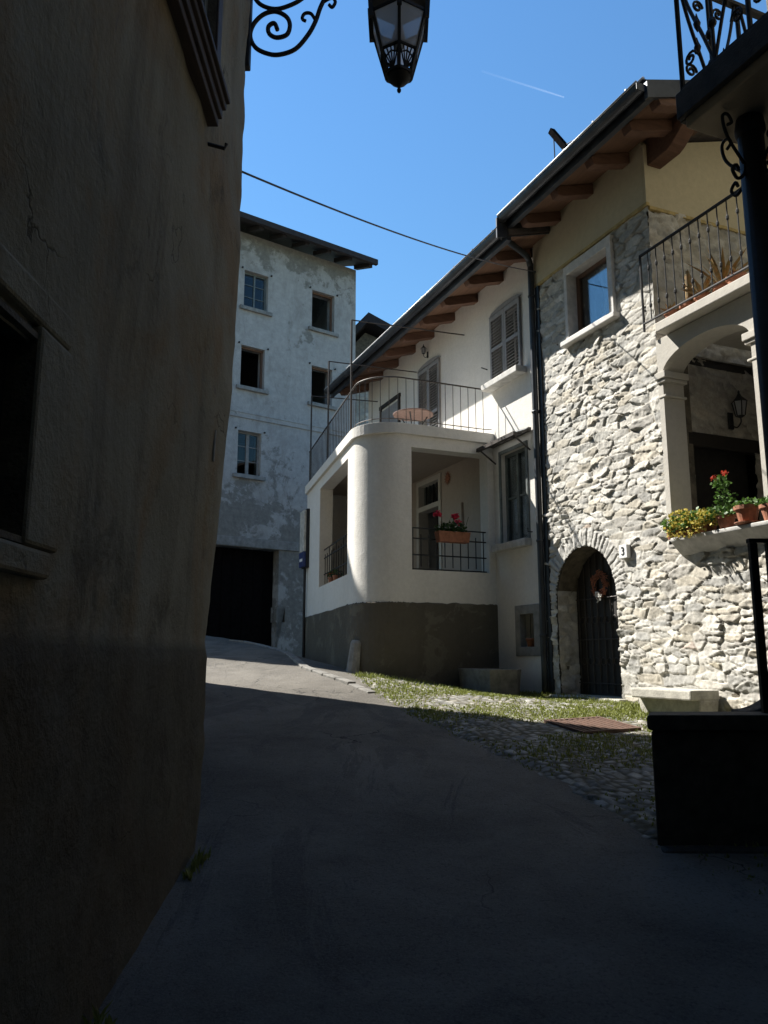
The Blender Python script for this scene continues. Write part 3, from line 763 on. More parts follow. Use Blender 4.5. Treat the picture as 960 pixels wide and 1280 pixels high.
# loggia back wall finish (warm plaster) round the doorway
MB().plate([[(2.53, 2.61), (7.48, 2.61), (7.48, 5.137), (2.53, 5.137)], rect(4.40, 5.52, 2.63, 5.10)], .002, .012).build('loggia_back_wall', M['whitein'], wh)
dr = MB(); dr.box(4.42, 4.52, -.2, .03, 2.62, 5.09); dr.box(5.40, 5.50, -.2, .03, 2.62, 5.09); dr.box(4.52, 5.40, -.2, .03, 4.99, 5.09); dr.box(4.52, 5.40, -.16, .035, 4.46, 4.56)
do = dr.build('loggia_door', M['arch'], wh, bevel=.006)
MB().box(4.53, 5.39, -.12, -.10, 4.57, 4.98).build('transom_pane', M['glass'], do)
mb = MB()
for k in range(5): mb.box(4.6+.16*k, 4.62+.16*k, -.09, -.07, 4.57, 4.98)
mb.build('transom_bar', M['iron'], do)
MB().box(4.53, 4.57, -1.0, -.15, 2.63, 4.45).build('door_leaf', M['darkwood'], do)
MB().box(3.55, 3.95, .013, .06, 3.75, 4.35).build('meter_box', M['whitein'], wh, bevel=.006)
sun = MB(); sun.lathe([(.0,-.01),(.07,-.01),(.075,.0),(.07,.012),(.0,.02)], 20)
for k in range(12):
    a = 2*math.pi*k/12; sun.add([(.08*math.cos(a-.2), .08*math.sin(a-.2), 0), (.08*math.cos(a+.2), .08*math.sin(a+.2), 0), (.145*math.cos(a), .145*math.sin(a), .004), (.08*math.cos(a), .08*math.sin(a), .015)], [(0,2,3),(1,3,2)])
so_ = sun.build('wall_ornament', M['terracotta'], None); so_.location = F(4.12, .025, 4.92); so_.rotation_euler = (R(90), 0, ROT_F+math.pi)
tag(so_, 'small terracotta sun face hung on the loggia back wall', 'ornament')

# windows of the white house
w = add_window(wh, 1.53, 2.42, 6.20, 7.44, -.2, 'shutter'); shutters(w, 1.50, 2.45, 6.20, 7.42, .005)
MB().box(1.40, 2.52, -.1, .20, 6.09, 6.195).build('sill', M['sillstone'], w, bevel=.01)
MB().plate([[(1.46,7.44),(2.49,7.44),(2.40,7.49),(2.2,7.52),(1.98,7.53),(1.75,7.52),(1.55,7.49)]], .002, .03).build('lintel', M['shutter'], w)
w = add_window(wh, 4.42, 5.34, 5.36, 7.42, -.2, 'shutter'); shutters(w, 4.40, 5.36, 5.37, 7.40, .005)
MB().plate([[(4.36,7.42),(5.40,7.42),(5.30,7.47),(5.1,7.50),(4.88,7.51),(4.65,7.50),(4.46,7.47)]], .002, .04).build('lintel', M['shutter'], w)
w = add_window(wh, 6.40, 7.35, 5.9, 7.15, -.15, 'darkwood'); mb = MB(); mb.box(6.32, 6.398, -.1, .035, 5.85, 7.2); mb.box(7.352, 7.43, -.1, .035, 5.85, 7.2); mb.box(6.3, 7.45, -.1, .04, 7.202, 7.28)
mb.build('frame', M['darkwood'], w)
MB().box(6.402, 7.348, -.02, .02, 5.9, 7.14).build('shutter', M['shutter'], w)
w = add_window(wh, 1.50, 2.24, 3.42, 4.92, -.10, 'greenframe', mull=1, bars=1, curtain=[(1.56, 1.86, -1), (1.88, 2.18, 1)])
MB().box(1.42, 2.42, -.08, .13, 3.30, 3.415).build('sill', M['sillstone'], w, bevel=.012)
fr = MB(); fr.box(1.44, 1.498, -.08, .02, 3.42, 4.95); fr.box(2.242, 2.30, -.08, .02, 3.42, 4.95); fr.box(1.44, 2.30, -.08, .02, 4.922, 4.98)
fr.build('frame', M['greenframe'], w)
MB().tube([(1.36,.02,3.5),(1.36,.10,3.5),(1.36,.10,3.56)], .01, 6).build('shutter_catch', M['iron'], w)
cw = MB(); cw.plate([rect(1.26, 1.94, 1.62, 2.40), rect(1.42, 1.80, 1.76, 2.26)], -.10, .018)
cwo = cw.build('cellar_window', M['concrete'], wh, bevel=.01)
MB().box(1.36, 1.84, -.44, -.425, 1.7, 2.3).build('recess', M['interior'], cwo)
gr = MB()
for k in range(3): gr.tube([(1.51+.1*k, -.12, 1.76), (1.51+.1*k, -.12, 2.26)], .008, 6)
gr.build('grille', M['iron'], cwo)
pot_o = thing('flower_pot', 'small terracotta pot in the low square cellar window of white house', 'flower pot', F(1.62, -.06, 1.765), ROT_F)
MB().lathe([(.05,0),(.07,.10),(.078,.10),(.078,.13),(.066,.13),(.06,.10),(0,.1)], 14).build('pot', M['terracotta'], pot_o, smooth=True)

# roof of the white house
def roof(house, t0, t1, n_e, z_e, pitch, ridge_n, mat_name='rooftile', th=.10):
    tp = math.tan(pitch)
    def zz(n): return z_e+(n_e-n)*tp
    rf = MB()
    n2 = 2*ridge_n-n_e
    rf.plate([[(n_e, zz(n_e)), (ridge_n, zz(ridge_n)), (n2, zz(n_e)), (n2, zz(n_e)+th), (ridge_n, zz(ridge_n)+th), (n_e, zz(n_e)+th)]], t0, t1, 'yz')
    o = rf.build('roof', M[mat_name], house)
    sf = MB(); sf.quad((t0+.01, n_e-.02, zz(n_e-.02)-.004), (t1-.01, n_e-.02, zz(n_e-.02)-.004), (t1-.01, -.6, zz(-.6)-.004), (t0+.01, -.6, zz(-.6)-.004))
    sf.build('soffit', M['soffit'], o, recalc=False)
    return o, zz
def gutter(house, t0, t1, n_e, z_top, r=.085, clips=True):
    gt = MB(); prof = []
    for k in range(9):
        a = math.pi+math.pi*k/8; prof.append((n_e+r*math.cos(a)*.9, z_top+r*math.sin(a)*1.15))
    prof2 = [(n_e+(p[0]-n_e)*.9, z_top+(p[1]-z_top)*.9) for p in prof[::-1]]
    gt.plate([prof+prof2], t0, t1, 'yz')
    gt.box(t0-.004, t0, n_e-r, n_e+r, z_top-r*1.1, z_top); gt.box(t1, t1+.004, n_e-r, n_e+r, z_top-r*1.1, z_top)
    gt.box(t0, t1, n_e-.16, n_e-.085, z_top-.16, z_top+.06)          # fascia board in the same metal
    gt.box(t0, t1, n_e-.20, n_e-.02, z_top+.062, z_top+.08)
    if clips:
        t = t0+.25
        while t < t1: gt.box(t-.012, t+.012, n_e-.03, n_e+.03, z_top+.081, z_top+.10); t += .62
    o = gt.build('gutter', M['gutter'], house)
    bd = MB(); bd.tube([(t0, n_e+r*.95, z_top+.006), (t1, n_e+r*.95, z_top+.006)], .014, 8); bd.build('gutter_lip_glint', M['lip_glint'], o, smooth=True)  # bead carrying the painted glint along the gutter
    bd = MB(); bd.tube([(t0, n_e-.03, z_top+.085), (t1, n_e-.03, z_top+.09)], .022, 8); bd.build('drip_edge_glint', M['lip_glint'], o, smooth=True)  # second bead with the painted glint, along the roof edge
    return o
WE, WZ, WP = .80, 7.86, R(17)
ro, zz = roof(wh, .56, 8.65, WE, WZ, WP, -4.5)
for k in range(9):
    t = 1.2+.88*k
    rb_ = MB(); h = .17
    rb_.plate([[(-.5, zz(-.5)-.01), (.62, zz(.62)-.01), (.70, zz(.7)-.06), (.66, zz(.66)-h+.02), (.58, zz(.58)-h), (-.5, zz(-.5)-h)]], t-.075, t+.075, 'yz')
    rb_.build('rafter', M['rafter'], ro, bevel=.008)
gutter(wh, .58, 8.62, WE+.10, WZ+.09)
# balcony railing
rp = side_path(-.03)[1:]
rp = [(2.47, .03)]+rp
rail = MB().tube([(p[0], p[1], 6.14) for p in rp], .014, 8).tube([(p[0], p[1], 5.43) for p in rp], .008, 6)
ra = rail.build('balcony_railing', M['irongrey'], wh, smooth=True)
acc = 0.0; step = .145; pos = []
for i in range(len(rp)-1):
    a = Vector(rp[i]); b = Vector(rp[i+1]); L = (b-a).length; s = -acc
    while s+step <= L:
        s += step; pos.append(a.lerp(b, s/L))
    acc = L-s
first = None
for p in pos:
    if first is None:
        first = MB().tube([(0,0,5.34),(0,0,6.135)], .0065, 6).build('baluster', M['irongrey'], ra); o = first
    else:
        o = first.copy(); COL.objects.link(o); o.parent = ra
    o.location = (p.x, p.y, 0)
# railings inside the two openings
def opening_rail(name, a, b, z0, z1, nb, parent):
    a = Vector(a); b = Vector(b); m = MB()
    for z in (z1, z1-.17, z0+.25, z0+.02): m.bar((a.x, a.y, z), (b.x, b.y, z), .016, .02)
    o = m.build(name, M['iron'], parent)
    for k in range(nb):
        p = a.lerp(b, (k+.5)/nb)
        MB().bar((p.x, p.y, z0+.005 if k % 3 == 0 else z0+.06), (p.x, p.y, z1 if k % 3 == 0 else z1-.10), .013).build('baluster', M['iron'], o)
opening_rail('front_railing', (2.6, .10), (2.6, 1.54), 2.975, 3.66, 10, wh)
pa = side_path(-.1)[NP]; pb = side_path(-.1)[NP+1]
opening_rail('side_railing', pa, pb, 2.975, 3.72, 12, wh)

# canopy over the ground floor window
cn = MB(); cn.box(1.30, 2.46, .02, .07, 5.09, 5.15); cn.box(1.30, 2.46, .30, .35, 4.99, 5.05)
for k in range(6):
    t = 1.32+.223*k; cn.bar((t, .045, 5.12), (t, .325, 5.02), .025, .03)
co = cn.build('window_canopy', M['irongrey'], wh)
MB().add([(1.32,.05,5.145),(2.44,.05,5.145),(2.44,.33,5.045),(1.32,.33,5.045),(1.32,.05,5.152),(2.44,.05,5.152),(2.44,.33,5.052),(1.32,.33,5.052)], [(0,1,2,3),(7,6,5,4),(0,4,5,1),(1,5,6,2),(2,6,7,3),(3,7,4,0)]).build('sheet', M['sheet'], co, recalc=False)
mb = MB(); mb.bar((1.36,.01,4.8),(1.36,.3,5.0), .02, .02); mb.bar((2.40,.01,4.8),(2.40,.3,5.0), .02, .02); mb.build('stay', M['irongrey'], co)
# clothes line hook and line on the facade
MB().tube([(2.62, 0, 6.55), (2.62, .12, 6.57)], .01, 6).build('line_hook', M['iron'], wh)

# iron frame standing on the balcony
pf = thing('awning_frame', 'thin rusty iron frame of posts and arms standing on the curved balcony', 'frame', P0, ROT_F)
q = side_path(-.02)
for (t, n, t2, zt_) in ((3.52, 2.20, 3.42, 7.46), (5.52, 1.93, 5.5, 7.44), (7.72, 1.58, 7.62, 7.44)):
    MB().tube([(t, n, 5.346), (t, n, zt_)], .018, 7).build('post', M['irongrey'], pf)
    MB().tube([(t, n, zt_), (t2, .0, zt_+.04)], .012, 7).build('arm', M['irongrey'], pf)
# round table on the balcony
tb = thing('round_table', 'round reddish garden table standing on the curved balcony behind the railing', 'table', F(4.15, .72, 5.346), ROT_F)
MB().lathe([(.0,.715),(.36,.715),(.38,.725),(.38,.745),(.36,.755),(.0,.755)], 32).build('tabletop', M['tabletop'], tb)
for k in range(3):
    a = k*2.1+.4; MB().tube([(.30*math.cos(a), .30*math.sin(a), 0), (.06*math.cos(a), .06*math.sin(a), .38), (.28*math.cos(a), .28*math.sin(a), .715)], .012, 7).build('leg', M['iron'], tb)
def wall_lamp(loc, rz, label, s=1.0):
    o = thing('wall_lantern', label, 'wall lamp', loc, rz)
    MB().box(-.05*s, .05*s, .0, .02, -.16*s, .1*s).build('back_plate', M['iron'], o, bevel=.005)
    MB().tube(smooth_path([Vector((0,.02,-.1*s)), Vector((0,.12*s,-.16*s)), Vector((0,.2*s,-.1*s)), Vector((0,.2*s,-.03*s))]), .012*s, 7).build('arm', M['iron'], o)
    f = MB(); c = (0,.2*s,0)
    f.lathe([(.02*s,-.03*s),(.06*s,-.01*s),(.065*s,.0)], 6, c); f.lathe([(.12*s,.215*s),(.10*s,.235*s),(.04*s,.30*s),(.015*s,.35*s),(.02*s,.37*s),(.003*s,.4*s)], 6, c)
    gl = MB()
    for k in range(6):
        a = R(60*k); a2 = R(60*k+60); p = lambda r, an, z: (c[0]+r*math.cos(an), c[1]+r*math.sin(an), z)
        f.bar(p(.065*s,a,0), p(.105*s,a,.22*s), .012*s, .012*s)
        gl.quad(p(.062*s,a,.0), p(.062*s,a2,.0), p(.10*s,a2,.215*s), p(.10*s,a,.215*s))
    f.build('lantern_frame', M['iron'], o); gl.build('lantern_glass', M['frost'], o, recalc=False)
    return o
wall_lamp(F(4.95, .0, 7.68), ROT_F, 'small black wall lantern above the balcony shutters on white facade', .5)
# ------------------------------------------------------------------ stone house
sh = thing('stone_house', 'rubble stone house with arched door, cream upper storey and open loggia', 'house', P0, ROT_F)
DOORC, DOORH = .13, .66
def door_in(t, z): return (abs(t-DOORC) < DOORH) & ((z < 2.42) | (((t-DOORC)/DOORH)**2+((z-2.42)/.70)**2 < 1))
U, V, H, C, ID = rubble(-4.6, 1.04, .55, 7.40, .0125, 101, sw=.33, sh=.098, amp=.025, warp=.030, fine=.009)
for (i_, col) in zip(range(0, 900, 47), [(.40,.20,.12)]*40):           # a few bricks and ochre stones
    sel = ID == i_; C[sel] = C[sel]*.7+np.array(col if i_ % 3 == 0 else (.48,.42,.28))*.3
# moss and soot low down near the ground
# voussoirs round the door arch
ang = np.arctan2(V-2.42, U-DOORC); rad = np.hypot(U-DOORC, (V-2.42)*DOORH/.70)
angw = ang+.035*fbm(U*5, V*5, 61, 3)+.03*np.sin(ang*9); kv = np.floor(angw/.115); fv = angw/.115-kv
ring = (rad > DOORH) & (rad < DOORH+.15+.13*vnoise(kv*2.7+.5, kv*0+.5, 4)) & (V > 2.38)
Hv = .034*np.clip(np.minimum(fv, 1-fv)/.12, 0, 1)*(.25+.9*vnoise(kv*3.1+.5, kv*0+.5, 7))+.014*fbm(U*20, V*20, 8, 4)
H = np.where(ring, Hv, H); C = np.where(ring[..., None], (.46+.13*vnoise(kv*5.3+.2, kv*0, 9))[..., None]*np.array([1,.97,.9]), C)
uc = (U[:-1,:-1]+U[1:,1:])/2; vc = (V[:-1,:-1]+V[1:,1:])/2
mk = ~door_in(uc, vc)
mk &= ~((uc > -.84) & (uc < .24) & (vc > 6.10) & (vc < 7.32))
mk &= ~((uc < -1.54) & (vc > 2.93))
H2 = H*np.clip(((U-(-1.62))/.05), 0, 1)+H*(V < 2.93)*np.clip((-1.62-U)/.01, 0, 1)
grid_obj('facade', np.stack([U, H+.012, V], -1), mk, M['stone'], sh, cols=C)
mb = MB(); mb.plate([[(-4.6,.55),(1.04,.55),(1.04,7.39),(-1.5,7.39),(-1.5,2.9),(-4.6,2.9)], arch(DOORC, DOORH-.005, .9, 2.42, .695), rect(-.835,.235,6.105,7.315)], -.5, .004)
mb.build('wall_core', M['leftstone'], sh)
# returns: gable of the upper storey, facing down the street (rubble below, cream above)
U, V, H, C, ID = rubble(-7.0, 0.02, 5.4, 7.36, .03, 103, amp=.05)
grid_obj('gable_wall', np.stack([-1.5-H, U, V], -1), flatmask(U), M['stone'], sh, cols=C)
mb = MB(); mb.box(-1.5, 1.04, -.5, .045, 7.40, 8.6)
mb.plate([[(-9, 7.36), (.045, 7.36), (.045, 8.22), (-4.5, 9.62), (-9, 8.22)]], -1.545, -1.505, 'yz')
mb.build('upper_wall', M['cream'], sh)
mb = MB(); mb.box(-1.55, 1.035, .0, .05, 7.355, 7.398); mb.box(-1.55, -1.5, -7, -.002, 7.315, 7.358); mb.build('string_band', M['yellowline'], sh)
mb = MB(); mb.box(.7, 1.03, -9, -.51, .7, 8.5); mb.box(-4.6, .7, -9, -8.7, .7, 8.4); mb.box(-1.48, .69, -4, -3.9, .7, 8.0); mb.box(-1.49, .69, -3.89, -.52, 5.3, 5.4)
mb.build('rear_wall', M['interior'], sh)
# door reveal with its own stones, threshold, door leaf
U, V, H, C, ID = rubble(-.46, .02, .95, 2.55, .02, 107, sw=.3, sh=.15, amp=.03)
grid_obj('door_jamb', np.stack([DOORC+DOORH-.012-H, U, V], -1), flatmask(U), M['stone'], sh, cols=C)
MB().box(DOORC-DOORH-.12, DOORC+DOORH+.1, -.48, .16, .85, 1.085).build('door_step', M['benchstone'], sh, bevel=.02)
dr = MB().plate([arch(DOORC, DOORH-.02, 1.09, 2.42, .67)], -.36, -.31)
do = dr.build('door', M['darkwood'], sh)
gr = MB()
for k in range(9):
    x = DOORC-.56+.14*k; zt_ = 2.42+.66*math.sqrt(max(0, 1-((x-DOORC)/.64)**2))
    gr.tube([(x, -.29, 1.12), (x, -.29, zt_)], .009, 6)
for z in (1.25, 1.85, 2.42): gr.tube([(DOORC-.62, -.285, z), (DOORC+.62, -.285, z)], .009, 6)
for z in (1.55, 2.12): 
    for k in range(8): 
        x = DOORC-.49+.14*k; gr.tube([(x+.05*math.cos(a_), -.29, z+.05*math.sin(a_)) for a_ in np.linspace(0, 6.28, 13)], .006, 5)
gr.build('grille', M['irongrey'], do)
mb = MB(); mb.box(DOORC-.61, DOORC-.53, -.30, -.275, 1.95, 2.2); mb.tube([(DOORC-.57,-.27,2.02),(DOORC-.57,-.21,2.02),(DOORC-.45,-.21,2.02)], .012, 7); mb.build('handle', M['brass'], do)
wr = thing('door_wreath', 'small reddish straw wreath hung on the dark arched door', 'wreath', F(DOORC+.04, -.26, 2.60), ROT_F)
mb = MB(); rr_ = random.Random(5)
for k in range(220):
    a = rr_.uniform(0, 6.283); r_ = .135+rr_.gauss(0, .02); y_ = rr_.gauss(0, .015); l = rr_.uniform(.03, .06); t_ = a+1.57+rr_.gauss(0, .5)
    p = Vector((r_*math.cos(a), y_, r_*math.sin(a)*1.15)); mb.tube([p, p+Vector((l*math.cos(t_), rr_.gauss(0,.01), l*math.sin(t_)))], .006, 4)
mb.build('wreath_body', M['wreath'], wr)
mb = MB()
for k in range(26):
    p = Vector((rr_.gauss(0,.035), .02, -.17+rr_.gauss(0,.03))); mb.tube([p, p+Vector((rr_.gauss(0,.03), .02, rr_.gauss(0,.03)))], .009, 4)
mb.build('bow', M['winframe'], wr)
# upper window
wf = MB(); wf.plate([rect(-.84, .24, 6.16, 7.31), rect(-.74, .17, 6.20, 7.17)], -.16, .075)
w = wf.build('window', M['winframe'], sh, bevel=.008)
MB().box(-.90, .31, -.2, .13, 6.08, 6.157).build('sill', M['winframe'], w, bevel=.012)
f = MB(); f.plate([rect(-.738, .168, 6.202, 7.168), rect(-.68, .09, 6.26, 7.11)], -.15, -.10); f.build('frame', M['brownwood'], w)
MB().box(-.69, .12, -.13, -.12, 6.25, 7.12).build('pane', M['glass'], w)
cu = MB(); vs = []; fs = []
for j in range(10):
    u = j/9
    for i in range(41):
        s = i/40; vs.append((-.70+.62*s*(.5+.5*abs(u-.5)), -.152+.014*math.sin(s*30+u*2), 6.22+.88*u))
for j in range(9):
    for i in range(40): a = j*41+i; fs.append((a, a+1, a+42, a+41))
cu.add(vs, fs).build('curtain', M['curtain'], w, smooth=True, recalc=False)
# loggia arch, pillars and capitals
mb = MB(); mb.plate([[(-1.54, 2.97), (-3.62, 2.97), (-3.62, 5.50), (-1.54, 5.50)], [(-1.62, 2.975)]+[(-2.29+.67*math.cos(math.pi*i/18), 5.03+.28*math.sin(math.pi*i/18)) for i in range(19)]+[(-2.96, 2.975)]], -.29, .035)
mb.build('loggia_arch', M['arch'], sh)
for (ta, tb_) in ((-1.52, -1.70), (-2.88, -3.1)):
    cp = MB(); a, b = min(ta, tb_), max(ta, tb_)
    cp.box(a, b, -.31, .075, 4.975, 5.06); cp.box(a+.02, b-.015, -.30, .055, 4.93, 4.972); cp.box(a+.035, b-.02, -.295, .045, 4.74, 4.77)
    cp.build('capital', M['arch'], sh, bevel=.008)
# loggia inside
U, V, H, C, ID = rubble(-2.6, -.27, 2.9, 5.5, .03, 109, amp=.04, pal=[(.42,.39,.34),(.38,.36,.32),(.46,.42,.36),(.33,.31,.28)])
uc = (U[:-1,:-1]+U[1:,1:])/2; vc = (V[:-1,:-1]+V[1:,1:])/2
mk = ~((uc < -.50) & (uc > -1.55) & (vc < 4.22))
grid_obj('loggia_end_wall', np.stack([-1.47-H, U, V], -1), mk, M['stone'], sh, cols=C)
MB().box(-1.50, -1.38, -2.0, -.42, 4.22, 4.40).build('loggia_lintel', M['darkwood'], sh, bevel=.015)
mb = MB(); mb.box(-1.2, -1.18, -1.7, -.4, 2.9, 4.3); mb.build('recess', M['interior'], sh)
mb = MB(); mb.box(-4.6, -1.2, -2.75, -2.6, 2.9, 5.5); mb.box(-4.7, -4.6, -2.75, -.3, 2.9, 5.5); mb.build('loggia_back_wall', M['arch'], sh)
mb = MB(); mb.box(-4.6, -1.2, -2.6, -.505, 2.8, 2.9); mb.build('loggia_floor', M['concrete'], sh)
MB().box(-1.75, -1.50, -2.0, -1.6, 5.25, 5.49).build('corbel', M['arch'], sh, bevel=.02)
MB().plate([[(-.32,2.968),(.19,2.968),(.19,2.925),(.03,2.77),(-.32,2.77)]], -3.9, -1.735, 'yz').build('loggia_sill', M['sillstone'], sh, bevel=.012)
MB().box(-4.6, -1.72, -2.75, .20, 5.51, 5.63).build('terrace_slab', M['arch'], sh, bevel=.012)
wall_lamp(F(-1.53, -1.12, 4.62), ROT_F+R(90), 'black wall lantern inside the stone loggia beside the dark doorway', .85)
# terrace railing
ra = MB(); ra.bar((-1.46, .13, 6.66), (-4.5, .13, 6.66), .04, .018); ra.bar((-1.46, .13, 5.74), (-4.5, .13, 5.74), .03, .014)
ra.tube([(-1.46, .13, 5.635), (-1.46, .13, 6.66)], .016, 7)
rao = ra.build('terrace_railing', M['iron'], sh)
first = None
for k in range(20):
    if first is None:
        first = MB().tube([(0,0,5.745),(0,0,5.90),(0,0,5.92),(0,0,5.95),(0,0,5.97),(0,0,6.40),(0,0,6.42),(0,0,6.45),(0,0,6.47),(0,0,6.655)], [.008,.008,.018,.018,.008,.008,.018,.018,.008,.008], 7).build('baluster', M['iron'], rao); o = first
    else:
        o = first.copy(); COL.objects.link(o); o.parent = rao
    o.location = (-1.6-.142*k, .13, 0)
# roof of the stone house
SE, SZ = .80, 8.05
ro, zz = roof(sh, -2.50, .57, SE, SZ, R(17), -4.5)
for k in range(5):
    t = .35-.78*k
    if t < -1.45: t = -1.95-.5*(k-3)
    rb_ = MB(); h = .17
    rb_.plate([[(-.5, zz(-.5)-.01), (.60, zz(.60)-.01), (.68, zz(.68)-.05), (.64, zz(.64)-h+.02), (.56, zz(.56)-h), (-.5, zz(-.5)-h)]], t-.075, t+.075, 'yz')
    rb_.build('rafter', M['rafter'], ro, bevel=.008)
for n in (-.12, -2.3, -4.5):
    pb = MB(); zt_ = zz(n)-.02
    pb.plate([[(-1.52, zt_-.38), (-1.52, zt_), (-2.42, zt_), (-2.42, zt_-.16), (-2.2, zt_-.20), (-2.0, zt_-.34), (-1.9, zt_-.38)]], n-.11, n+.11)
    pb.build('purlin', M['rafter'], ro, bevel=.01)
gutter(sh, -2.52, .57, SE+.10, SZ+.09)
vg = MB()
vg.plate([[(SE+.06, zz(SE)-.10), (-4.5, zz(-4.5)-.04), (-4.5, zz(-4.5)+.14), (SE+.06, zz(SE)+.13)]], -2.56, -2.502, 'yz'); vg.build('verge_board', M['gutter'], sh)
MB().plate([[(SE+.19, zz(SE)-.26), (-4.5, zz(-4.5)-.30), (-4.5, zz(-4.5)+.13), (SE+.06, zz(SE)+.16), (SE+.19, zz(SE)+.06)]], .578, .605, 'yz').build('verge_board', M['gutter'], sh)
# downpipe
dp = MB(); dp.tube(smooth_path([Vector((.66,.90,8.02)), Vector((.68,.88,7.92)), Vector((.84,.55,7.89)), Vector((1.0,.2,7.86)), Vector((1.06,.10,7.74)), Vector((1.06,.09,7.4)), Vector((1.06,.09,4.0)), Vector((1.06,.09,1.0))], 4), .048, 12)
for z in (7.2, 5.3, 3.3, 1.9): dp.lathe([(.055,z),(.06,z+.02),(.055,z+.04)], 12, (1.06,.09,0))
dp.build('downpipe', M['pipe'], sh, smooth=True)
MB().box(.93, 1.03, .004, .05, 1.0, 7.38).build('gap_shadow_strip', M['pipe'], sh)  # dark strip painting the shadow of the gap beside the downpipe
# number plate
np_ = thing('house_number_plate', 'white enamel house number plate with black 3 on the rubble wall', 'house number', F(-.775, .075, 2.935), ROT_F)
MB().box(-.075, .075, -.05, .012, -.085, .085).build('plate', M['numwhite'], np_, bevel=.004)
cu = bpy.data.curves.new('digit', 'FONT'); cu.body = '3'; cu.size = .15; cu.align_x = 'CENTER'; cu.align_y = 'CENTER'; cu.extrude = .002
tmp = bpy.data.objects.new('digit', cu); COL.objects.link(tmp); bpy.context.view_layer.update()
me = bpy.data.meshes.new_from_object(tmp.evaluated_get(bpy.context.evaluated_depsgraph_get())); bpy.data.objects.remove(tmp)
o = addobj('digit', me, M['ink'], np_); o.location = (0, .016, 0); o.rotation_euler = (R(90), 0, R(180))

# ------------------------------------------------------------------ tall house at the end of the street
th = thing('tall_house', 'four storey old house with flaking grey plaster and dark open windows', 'house', P2, ROT_T)
M_L = -8.8
Wn = [(-1.73,-.91,12.2,13.4), (.69,1.55,12.12,13.43), (-1.76,-.96,9.65,10.95), (.72,1.5,9.6,10.84), (-1.77,-1.0,6.93,8.27)]
Wx = [(-4.4,-3.6,12.2,13.4), (-4.4,-3.6,9.65,10.95), (-4.4,-3.6,6.93,8.27), (-6.9,-6.1,12.2,13.4), (-6.9,-6.1,9.65,10.95), (-6.9,-6.1,6.93,8.27)]
mb = MB(); mb.plate([[(M_L,1.5),(2.4,1.5),(2.4,14.62),(M_L,14.62)]]+[rect(*q) for q in Wn+Wx]+[rect(-3.0,-.30,1.9,4.77), rect(-.34,-.06,2.63,3.07)], 0, .45)
mb.build('facade', M['tall'], th)
mb = MB(); mb.box(M_L, M_L+.4, .452, 8, 1.5, 14.62); mb.box(2.0, 2.4, .452, 8, 1.5, 14.62); mb.box(M_L+.4, 2.0, 7.6, 8, 1.5, 14.62); mb.build('side_wall', M['tall'], th)
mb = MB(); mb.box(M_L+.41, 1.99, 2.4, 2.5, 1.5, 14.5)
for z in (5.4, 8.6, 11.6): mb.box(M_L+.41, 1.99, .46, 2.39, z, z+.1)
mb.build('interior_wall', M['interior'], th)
mb = MB(); mb.box(M_L, 2.42, -.035, -.002, 8.66, 8.80); mb.box(M_L, 2.44, -.05, -.002, 8.802, 8.84); mb.build('string_course', M['tall'], th)
mb = MB(); mb.box(-3.3, .36, -.04, -.002, 4.78, 5.05); mb.build('garage_lintel', M['concrete'], th, bevel=.01)
mb = MB(); mb.box(-3.0, -.30, .36, .42, 1.9, 4.76)
go = mb.build('garage_door', M['ink2'], th)
mb = MB()
for k in range(8): mb.box(-2.98+.335*k, -2.96+.335*k, .345, .36, 1.95, 4.7)
mb.build('batten', M['ink2'], go)
MB().box(-.34, -.06, .2, .24, 2.63, 3.07).build('vent', M['interior'], th)
for i, (a, b, z0, z1) in enumerate(Wn+Wx):
    f = MB(); fw = .06
    f.box(a, a+fw, .14, .2, z0, z1); f.box(b-fw, b, .14, .2, z0, z1); f.box(a+fw, b-fw, .14, .2, z1-fw, z1); f.box(a+fw, b-fw, .14, .2, z0, z0+fw)
    mt = 'greenframe' if i == 0 else ('concrete' if i == 4 else 'brownwood')
    if i in (0, 4) or i > 4:
        m_ = (a+b)/2; f.box(m_-(.05 if i == 4 else .025), m_+(.05 if i == 4 else .025), .135, .2, z0+fw, z1-fw)
    w = f.build('window', M[mt], th)
    MB().box(a-.14, b+.14, -.09, .10, z0-.12, z0-.004).build('sill', M['concrete'], w, bevel=.01)
    if i in (0, 4) or i > 4:
        p_ = MB(); p_.box(a+fw, b-fw, .165, .175, z0+fw, z1-fw); p_.build('pane', M['glass'], w)
        for k in range(2): MB().box(a+fw, b-fw, .15, .19, z0+(z1-z0)*(k+1)/3-.012, z0+(z1-z0)*(k+1)/3+.012).build('glazing_bar', M[mt], w)
    hk = MB()
    for xx in (a-.09, b+.09): hk.box(xx-.02, xx+.02, -.06, .0, z1+.02, z1+.06)
    hk.build('shutter_pin', M['iron'], w)
rf = MB(); rf.plate([[(-.70,14.62),(4.2,16.55),(9.1,14.62),(9.1,14.78),(4.2,16.75),(-.70,14.80)]], M_L+1.0, 2.74, 'yz')
ro = rf.build('roof', M['darkroof'], th)
mb = MB(); mb.box(M_L+1.0, 2.76, -.80, -.68, 14.60, 14.78); mb.build('gutter', M['darkroof'], ro)
MB().box(M_L+.02, M_L+.98, .05, 7.9, 14.4, 14.6).build('flat_roof', M['darkroof'], ro)
for k in range(13):
    x = 2.58-.82*k
    MB().plate([[(-.62,14.65-.13),(-.62,14.65),(.3,14.98),(.3,14.82)]], x-.07, x+.07, 'yz').build('rafter', M['darkroof'], ro)

